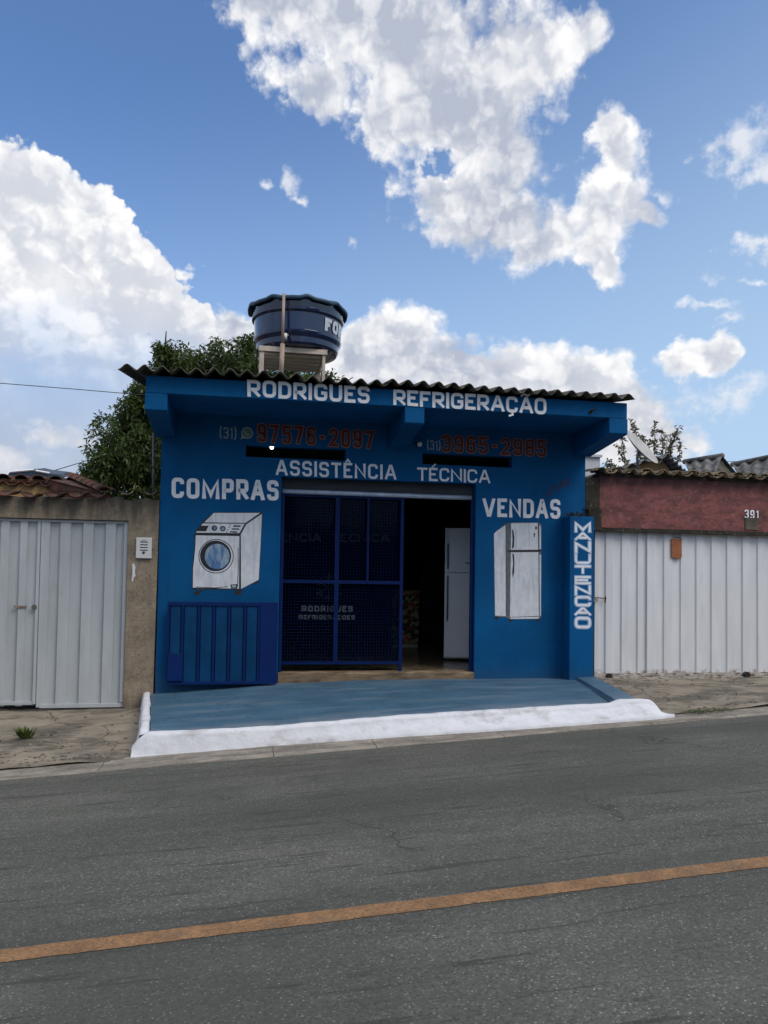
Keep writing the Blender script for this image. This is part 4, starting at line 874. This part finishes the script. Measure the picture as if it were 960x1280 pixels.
def tile(parent, loc, m, up, rot=(0, 0, 0), s_=1., L=.42, name='tile'):
    key = (m, up, L)
    if key not in _tm:
        mb = tile_mesh(.105, .085, L, up); me = bpy.data.meshes.new('tile'); me.from_pydata(mb.v, [], mb.f); me.shade_smooth(); me.materials.append(M[m]); _tm[key] = me
    o = bpy.data.objects.new(name, _tm[key]); C.objects.link(o); o.parent = parent; o.rotation_euler = rot; o.scale = (s_, 1, s_)
    q = parent; off = Vector((0, 0, 0))
    while q is not None: off += q.location; q = q.parent
    o.location = Vector(loc)-off; return o
jr = lambda s_: random.uniform(-s_, s_)
for px_ in (38, 66.5, 95, 122): p = W(px_, 614, -.1); tile(lw, (p.x, -.13+jr(.02), p.z+.0), 'tile', False, (R(6)+jr(.04), jr(.05), jr(.04)), 1.0)
for px_ in (157, 186): p = W(px_, 617, -.06); tile(lw, (p.x, -.06+jr(.01), p.z+.06), 'tileM', False, (R(4), jr(.06), 0), .95)
for i in range(15): x_ = W(38, 614, -.1).x-.29*(i+1); tile(lw, (x_, -.12+jr(.02), WZ(612, 38, -.1)+jr(.01)), 'tile', False, (R(6), jr(.05), 0))
for px_ in (131,): p = W(px_, 610, -.05); tile(lw, (p.x, -.08+jr(.02), p.z-.055), 'tile', True, (R(6)+jr(.04), jr(.05), jr(.04)), .9)

# house with a clay roof and ochre gable board behind the grey gate
HY = 2.2; hs = thing('house', 'low house with clay tile roof and ochre fascia behind the grey gate', 'house', (-3, 4, 0))
hxr = WX(88, 606, HY); hzr = WZ(612, 60, HY); hz2 = WZ(600, 60, HY)
MB().box(-8, hxr, HY, HY+.03, hzr-.25, hz2).build('fascia_board', 'ochre', hs); MB().box(-8, hxr-.1, HY+.3, 8, -.4, hzr).build('wall', 'ochre', hs)
ridge = thing if 0 else None
tz = WZ(598, 60, HY); x_ = hxr+.05; k = 0
while x_ > -4.2:
    for j in range(3): tile(hs, (x_, HY-.1+.36*j, tz-.05+.02*j), 'tile', k % 2 == 0, (R(4), jr(.04), jr(.03)), 1.05)
    x_ -= .125; k += 1
MB().quad((-8, HY-.05, tz-.06), (hxr, HY-.05, tz-.06), (hxr-.3, 8, tz+.25), (-8, 8, tz+.25)).build('roof', 'tile', hs, solid=.04, fix=False)
pa, pb = W(96, 596, HY-.1), W(137, 614, .6)
for j in range(7):
    q_ = pa.lerp(pb, j/6.); o = tile(hs, (q_.x, q_.y, q_.z-.04), 'tile', True, (0, 0, 0), 1.0)
    d_ = (pb-pa).normalized(); o.rotation_euler = (-d_).to_track_quat('Y', 'Z').to_euler()
MB().poly([pa+Vector((0, .1, -.04)), pb+Vector((0, .1, -.04)), pb+Vector((.0, .5, -.3)), W(60, 612, HY-.02), W(60, 599, HY-.02)]).build('hip_slope', 'tile', hs, fix=False, solid=.03)
sk = thing('roof_sheet_cover', 'dark blue sheet with white folds lying on the clay roof', 'roof sheet', tuple(W(42, 595, 3)))
MB().prism([W(7, 597, 3), W(12, 590.5, 3), W(40, 588, 3), W(48, 590, 3), W(72, 593, 3), W(80, 597, 3)], (0, .8, .15)).build('sheet', 'skylight', sk)
for a_, c_ in (((12, 590), (42, 587.2)), ((45, 588.5), (62, 591.5))): MB().tube([W(*a_, 2.99), W(*c_, 2.99)], .018, 5).build('fold', 'letter', sk)

# ------------------------------------------------------------------ right neighbour: red wall with white gate
rw = thing('garden_wall', 'faded red gate wall with mossy clay coping right of the shop', 'wall', (7.5, .1, 0))
rx_a, rx_b = WX(749, 620), 14.; rz0, rz1 = WZ(662, 850), WZ(599.5, 850)
MB().grid(lambda a, b_: (rx_a+(rx_b-rx_a)*a, -.01, rz0+(rz1-rz0)*b_), 60, 4).quad((rx_a, .2, rz0), (rx_b, .2, rz0), (rx_b, .2, rz1), (rx_a, .2, rz1)).quad((rx_a, -.01, rz0), (rx_b, -.01, rz0), (rx_b, .2, rz0), (rx_a, .2, rz0)).quad((rx_a, -.01, rz0), (rx_a, .2, rz0), (rx_a, .2, rz1), (rx_a, -.01, rz1)).build('lintel', 'red', rw, fix=False)
MB().box(rx_a+.02, rx_b, -.03, .1, rz0-.06, rz0-.002).build('drip_edge', 'mossy', rw)
MB().box(X1+.002, rx_a-.002, -.005, .2, 2.3, rz1-.02).build('corner_block', 'mossy', rw, bevel=.01); MB().box(X1+.03, WX(751, 660, -.03), -.06, .2, WZ(664, 745), WZ(636, 745)).build('pier_block', 'mossy', rw, bevel=.01)
MB().box(X1+.002, WX(744.5, 760), .03, .2, -.1, 2.3).build('pier', 'mossy', rw)
MB().box(rx_a, rx_b, -.02, .22, rz1+.002, rz1+.05).build('mortar_bed', 'mossy', rw)
n = 0; px_ = 762.5
xs_t = []
x_ = WX(762.5, 596, -.1); stp = (WX(949, 596, -.1)-x_)/10
while x_ < rx_b: xs_t.append(x_); x_ += stp
for i, x_ in enumerate(xs_t):
    tile(rw, (x_, -.14+jr(.02), rz1+.115+jr(.01)), 'tileM', False, (R(5)+jr(.05), jr(.07), jr(.06)), 1.0)
    tile(rw, (x_+stp/2, -.10+jr(.03), rz1+.05+jr(.008)), 'tileM', True, (R(5)+jr(.05), jr(.08), jr(.06)), .95)
tile(rw, (xs_t[0]-stp/2, -.1, rz1+.045), 'tileM', True, (R(5), .1, .1), .9)
p0 = W(931, 662, -.012); p1 = W(948, 647.5, -.012)
MB().box(p0.x, p1.x, -.022, -.0105, p0.z, p1.z).build('blank_plate', 'conc', rw); mb = MB(); sign(mb, '391', (930.5, 637, 648.5, 948, 637.5, 648.5), -.014, .17, .16, jit=.03, d=.004); mb.build('house_number', 'letter', rw, fix=False)
mb = MB(); sign(mb, '391', (930.8, 637.2, 648.7, 948.3, 637.7, 648.7), -.014, .17, .16, jit=.03, d=.001, grow=.05); mb.build('number_outline', 'pdark', rw, fix=False)
gtR = thing('gate', 'white ribbed steel gate with rusty foot under the red wall', 'gate', (8, .1, 0))
gzb = .035; gpx = [742.5, 757, 777, 797, 809.5, 830, 851, 870.5, 889.5, 909, 928.5, 947.5]
gxs = [WX(p_, 760, .06) for p_ in gpx]; gap_ = gxs[-1]-gxs[-2]
while gxs[-1] < 13.7: gxs.append(gxs[-1]+gap_)
for xa, xb in zip(gxs, gxs[1:]): folded_strip(xa, xb, min(.12, (xb-xa)*.48), .020, .062, gzb+.02, rz0-.02).build('panel_strip', 'gateR', gtR)
MB().box(gxs[0], 13.7, .05, .09, gzb-.03, gzb+.018).build('bottom_rail', 'rail', gtR); MB().box(gxs[4]-.012, gxs[4]+.012, .05, .06, gzb+.02, rz0-.03).build('leaf_edge', 'gateR', gtR)
MB().box(gxs[0], 13.9, -.01, .045, -.045, -.0).build('track', 'rail', gtR)
for px_ in (762, 934): p = W(px_, 848, -.02); MB().tube([(p.x, -.03, .02), (p.x, .02, .02)], .05 if px_ > 900 else .04, 14).build('wheel', 'black', gtR)
p = W(741, 748, .03); MB().tube([p, p+Vector((.09, 0, .01)), p+Vector((.2, .0, .0))], .008, 6).build('latch', 'rust', gtR); MB().box(p.x, p.x+.06, .0, .05, p.z-.05, p.z+.02).build('latch_plate', 'rust', gtR); MB().tube([p+Vector((.2, 0, .03)), p+Vector((.19, 0, -.06))], .01, 6).build('staple', 'rust', gtR)
tt = W(845.5, 686, .045); th_ = thing('hanging_tile', 'small brown terracotta tile hung on the white gate', 'tile', (tt.x, .045, tt.z))
MB().prism([(tt.x-.085, .035, tt.z+.14), (tt.x-.03, .035, tt.z+.155), (tt.x+.02, .035, tt.z+.135), (tt.x+.08, .035, tt.z+.15), (tt.x+.083, .035, tt.z-.12), (tt.x+.06, .035, tt.z-.145), (tt.x-.08, .035, tt.z-.13)], (0, .02, 0)).build('plate', 'terra', th_, bevel=.003)
MB().tube([(tt.x-.05, .03, tt.z+.17), (tt.x+.06, .03, tt.z+.16)], .006, 5).build('wire', 'rust', th_)

# corrugated gabled roofs behind the red wall
def gable(ridge_a, ridge_b, eave_a, eave_b, right_foot, label, board=None):
    g_ = thing('gabled_roof', label, 'roof', (ridge_b.x, ridge_b.y, ridge_b.z-.5))
    mb = MB(); n_ = 70
    def f(a, b2):
        p_ = ridge_a.lerp(ridge_b, a).lerp(eave_a.lerp(eave_b, a), b2); L_ = (eave_b-eave_a).length; return (p_.x, p_.y, p_.z+.03*math.cos(a*L_*2*math.pi/.2))
    mb.grid(f, n_, 3).build('roof_sheet', 'fibro2', g_, smooth=True, solid=.012, fix=False)
    back = ridge_a+(right_foot-ridge_b)
    MB().grid(lambda a, b2: tuple(ridge_b.lerp(ridge_a, a).lerp(right_foot.lerp(back, a), b2)+Vector((0, 0, .025*math.cos(a*20)))), 40, 3).build('roof_sheet', 'fibro2', g_, smooth=True, solid=.012, fix=False)
    MB().prism([ridge_b+Vector((0, .05, -.03)), right_foot+Vector((0, .05, -.03)), eave_b+Vector((0, .05, -.03))], (0, .06, 0)).build('gable_end', board or 'fibro', g_)
    MB().tube([ridge_a+Vector((0, 0, .02)), ridge_b+Vector((0, -.02, .02))], .05, 8).build('ridge_cap', 'fibro2', g_, smooth=True)
    MB().box(eave_a.x+.1, right_foot.x-.1, ridge_b.y+.3, ridge_b.y+2.5, 0, right_foot.z-.05).build('wall', 'ochre', g_)
    return g_
gable(W(855, 578.5, 3.6), W(902.5, 571, 2.6), W(861, 591, 2.6), W(893, 597, 2.0), W(924, 597, 2.6), 'grey corrugated gable roof between two others behind the red wall')
gable(W(915, 582, 3.6), W(965, 572, 2.6), W(922, 594, 2.6), W(953, 601, 2.0), W(992, 599, 2.6), 'grey corrugated gable roof at the right edge behind the red wall')
p1, p2, p3 = W(836, 569, 2.2), W(762, 589, 2.2), W(860, 592, 2.2)
g1 = thing('gabled_roof', 'beige gable with overhanging sheets behind the satellite dish', 'roof', tuple(p1))
MB().prism([p1+Vector((0, .25, -.03)), p3+Vector((-.05, .25, -.1)), p3+Vector((-.05, .25, -.6)), p2+Vector((0, .25, -.6)), p2+Vector((0, .25, -.05))], (0, .1, 0)).build('gable_wall', 'ochre', g1)
for a_, c_ in ((p1, p2), (p1, p3)): MB().grid(lambda a, b2: tuple(a_.lerp(c_, a)+Vector((0, .0+1.6*b2, .03*math.cos(a*30)))), 50, 2).build('roof_sheet', 'fibro2', g1, smooth=True, solid=.015, fix=False)
fw_ = thing('far_building', 'sliver of a white wall between the shop and the red wall', 'building', (6.9, 4, 0)); a, b_ = W(731, 571, 4.2), W(750, 592, 4.2)
MB().box(a.x-.6, b_.x, 4.2, 6, -.3, a.z).build('wall', 'whitewall', fw_); MB().box(a.x-.65, b_.x+.03, 4.15, 6.05, a.z+.001, a.z+.05).build('parapet', 'whitewall', fw_)

# satellite dish
DY = 1.1; dc = W(802.5, 558.5, DY); dish = thing('satellite_dish', 'pale grey satellite dish on the roof behind the red wall', 'satellite dish', (dc.x, DY, dc.z-.5))
nrm = Vector((.51, -.59, .62)).normalized(); u_ = nrm.cross(Vector((0, 1, 0))).normalized(); v_ = nrm.cross(u_); rd = .36
def dpt(a, b2, back=0):
    r2 = rd*a; t_ = b2*2*math.pi; return dc+u_*r2*math.cos(t_)+v_*r2*1.05*math.sin(t_)+nrm*(.55*r2*r2-.07-back)
MB().grid(lambda a, b2: dpt(a, b2), 8, 48).build('reflector', 'dish', dish, smooth=True, solid=.01, fix=False)
low = dc-u_*rd if (dc-u_*rd).z < (dc+u_*rd).z else dc+u_*rd
lnb = W(836.5, 543, DY-.1)
MB().tube([low-nrm*.03, low+Vector((.03, -.02, -.02)), low.lerp(lnb, .35)+Vector((.06, 0, -.03)), lnb+Vector((-.02, 0, -.04))], .012, 8).build('arm', 'steel', dish, smooth=True)
MB().tube([lnb+Vector((.03, 0, .02)), lnb+Vector((-.05, 0, -.01)), lnb+Vector((-.08, 0, -.03))], [.028, .03, .04], 10).build('receiver', 'ipl', dish, smooth=True)
mtop = dc-nrm*.08; MB().tube([mtop, mtop+Vector((-.0, .03, -.12)), Vector((mtop.x+.02, DY+.03, 2.6))], .022, 8).build('mast', 'steel', dish, smooth=True)

# ------------------------------------------------------------------ plants
def leaf(mb, p, d, L, wd, nrm_=None, droop=.25):
    d = d.normalized(); s_ = d.cross(Vector((0, 0, 1)) if nrm_ is None else nrm_)
    if s_.length < .01: s_ = Vector((1, 0, 0))
    s_.normalize(); i = len(mb.v); mid = p+d*L*.5+Vector((0, 0, -droop*L*.15)); tip = p+d*L+Vector((0, 0, -droop*L))
    mb.v += [tuple(p), tuple(mid+s_*wd/2), tuple(tip), tuple(mid-s_*wd/2)]; mb.f.append((i, i+1, i+2, i+3))
def rdir():
    v = Vector((random.gauss(0, 1), random.gauss(0, 1), random.gauss(0, 1))); return v.normalized()
random.seed(11)
TYY = 8.2
tree = thing('mango_tree', 'dense dark green leafy tree rising behind the left end of the shop', 'tree', (-1.5, TYY+1, -.4))
blobs = [(158, 560, 46, 0), (186, 520, 34, .0), (168, 600, 52, .3), (132, 588, 27, -.2), (196, 560, 55, 1), (176, 500, 18, -.3), (190, 486, 22, .2), (224, 458, 26, .4), (252, 462, 32, .8), (296, 455, 32, .2), (325, 470, 32, .8), (275, 475, 32, 1.), (385, 488, 25, .6), (412, 490, 22, .3), (360, 480, 26, .9), (215, 480, 36, 1), (122, 600, 16, 0), (206, 440, 10, .2), (312, 432, 12, .3)]
mb = MB()
for (bx, by, br, dy) in blobs:
    c = W(bx, by, TYY+dy); r1 = br/49.; ncl = int(18+ 210*r1*r1)
    for k in range(ncl):
        d_ = rdir(); d_.y = d_.y*.8-.15; rr_ = r1*(random.random()**.45)*random.uniform(.85, 1.1); cp = c+Vector((d_.x*rr_, d_.y*rr_, d_.z*rr_)); ax = (d_+Vector((0, 0, .3))).normalized()
        for q in range(random.randint(16, 26)):
            dd = (rdir()+ax*.5); dd.z -= .35; leaf(mb, cp+rdir()*.09, dd, random.uniform(.07, .19), random.uniform(.03, .06), rdir(), .3)
mb.build('crown', 'leaf', tree, fix=False, kind='stuff')
base = Vector((-1.3, TYY+1, -.6))
trunk = MB().tube([base, base+Vector((.1, 0, 1.5)), base+Vector((.3, .05, 3.0))], [.28, .22, .18], 10).build('trunk', 'bark', tree, smooth=True)
fork = base+Vector((.3, .05, 3.0))
for (bx, by, br, dy) in blobs:
    c = W(bx, by, TYY+dy); mid = fork.lerp(c, .5)+Vector((jr(.2), jr(.2), .25)); MB().tube([fork-Vector((0, 0, .2)), mid, c, c+(c-mid)*.25], [.09, .06, .03, .012], 6).build('limb', 'bark', trunk)
# sparse shrub behind the dish
random.seed(5)
sh = thing('shrub', 'sparse leafy shrub against the sky behind the satellite dish', 'shrub', (8.0, 3.4, 2)); mbs = MB(); mbl = MB()
SY = 3.4
stems = [(786, 590, 772, 558), (778, 590, 760, 575), (800, 590, 790, 528), (812, 588, 803, 543), (818, 588, 818, 533), (824, 588, 826, 538), (832, 588, 838, 545), (838, 588, 849, 534), (842, 588, 851, 555), (790, 590, 778, 545), (828, 588, 845, 543), (770, 592, 757, 581), (806, 590, 812, 552)]
for (xa, ya, xb, yb) in stems:
    a, b_ = W(xa, ya, SY+jr(.3)), W(xb, yb, SY+jr(.3)); mid = a.lerp(b_, .5)+Vector((jr(.06), jr(.1), 0)); mbs.tube([a-Vector((0, 0, .4)), a, mid, b_], [.014, .01, .008, .004], 5)
    for k in range(int(34*(b_-a).length/.5)):
        t_ = random.uniform(.15, 1.05); q_ = a.lerp(mid, t_*2) if t_ < .5 else mid.lerp(b_, t_*2-1); q_ = q_+rdir()*random.uniform(.0, .06)
        for z in range(random.randint(1, 3)): leaf(mbl, q_, rdir()+Vector((0, 0, .4)), random.uniform(.06, .11), random.uniform(.025, .045), rdir(), .2)
mbs.build('stems', 'bark', sh); mbl.build('leaves', 'leaf2', sh, fix=False, kind='stuff')
def tuft(name, label, cat, c, n_, h_, sp, m_, flat=.6):
    mb = MB()
    for k in range(n_):
        a_ = random.uniform(0, 6.283); r2 = sp*math.sqrt(random.random()); p_ = c+Vector((math.cos(a_)*r2, math.sin(a_)*r2*.5, 0)); d_ = Vector((math.cos(a_)*flat, math.sin(a_)*flat, random.uniform(.5, 1.3))); leaf(mb, p_, d_, h_*random.uniform(.5, 1.1), h_*.10, None, .35)
    return tag(mb.build(name, m_, None, fix=False), label, cat)
c = W(32.5, 918, -1.35); gz = left_z(c.x, -1.35); c = Vector((c.x, -1.35, gz))
# place where the sight line meets the pavement
def on_ground(px_, py_, zf):
    d = ray(px_, py_); o = Vector((CX, CY, CH)); t0, t1 = 1., 60.
    for _ in range(50):
        tm = (t0+t1)/2; q_ = o+d*tm
        if q_.z > zf(q_.x, q_.y): t0 = tm
        else: t1 = tm
    return o+d*t0
c = on_ground(32, 924, left_z); tuft('grass_tuft', 'small green grass tuft growing from the left pavement', 'grass tuft', c, 90, .22, .06, 'weed', .35)
random.seed(3)
for i, (px_, py_, n_, sp) in enumerate(((868, 891, 150, .14), (885, 890, 160, .16), (902, 888, 110, .13))):
    c = on_ground(px_, py_, right_z); tuft('weed_clump', ('low weeds nearest the white kerb end', 'middle clump of low weeds at the pavement edge', 'right clump of low weeds at the pavement edge')[i], 'weed', c, n_, .07, sp, 'weed', 1.0)
c = W(722, 645.5, -.14); c.z = WZ(645.5, 727, -.25)+.002; tuft('dry_plant', 'dry brown stalks growing on top of the blue pillar', 'plant', c, 120, .14, .16, 'dry', .7)
c = W(738, 638, .02); tuft('dry_plant', 'dark dry stalks on the mossy corner of the red wall', 'plant', Vector((X1+.08, -.0, 2.38)), 60, .12, .1, 'dry', .6)
# grit and rubble lying in the gutter corner and on the pavements
mb = MB()
for k in range(420):
    if k < 260: x_ = random.gauss(.0, .55)-.15; y_ = -2.42+abs(random.gauss(0, .10)) if random.random() < .7 else random.uniform(-2.5, -.1); zf = left_z
    else: x_ = random.uniform(6.1, 10); y_ = random.uniform(-2.5, -.1) if random.random() < .5 else -2.45+abs(random.gauss(0, .06)); zf = right_z
    if zf is left_z and x_ > .05: continue
    s_ = random.uniform(.004, .018); z_ = zf(x_, y_); mb.prism([(x_-s_, y_-s_*.7, z_-.003), (x_+s_*.8, y_-s_, z_-.003), (x_+s_, y_+s_*.9, z_-.003), (x_-s_*.6, y_+s_, z_-.003)], (jr(.004), jr(.004), s_*1.1+.003))
o = mb.build('rubble', 'gutter', None, kind='stuff'); o['label'] = 'pale grit and rubble scattered along the pavement edges'; o['category'] = 'rubble'
# overhead cables
for i, (pts, lab) in enumerate((([W(840, 577, 9), W(900, 577, 9), W(1000, 576, 9)], 'thin cable low in the sky behind the gabled roofs'), ([W(-1400, 372, 6), W(-150, 467, 6), W(0, 479, 6), W(100, 487, 6.), W(170, 493, 6.), W(300, 500, 7)], 'upper black cable crossing the sky left of the shop'), ([W(55, 592, 3.2), W(85, 583, 4.5), W(118, 573, 6.5), W(200, 548, 10)], 'lower black cable rising from the clay roof to the tree'))):
    tag(MB().tube(pts, .008, 5).build('cable', 'cable', None), lab, 'cable', None)
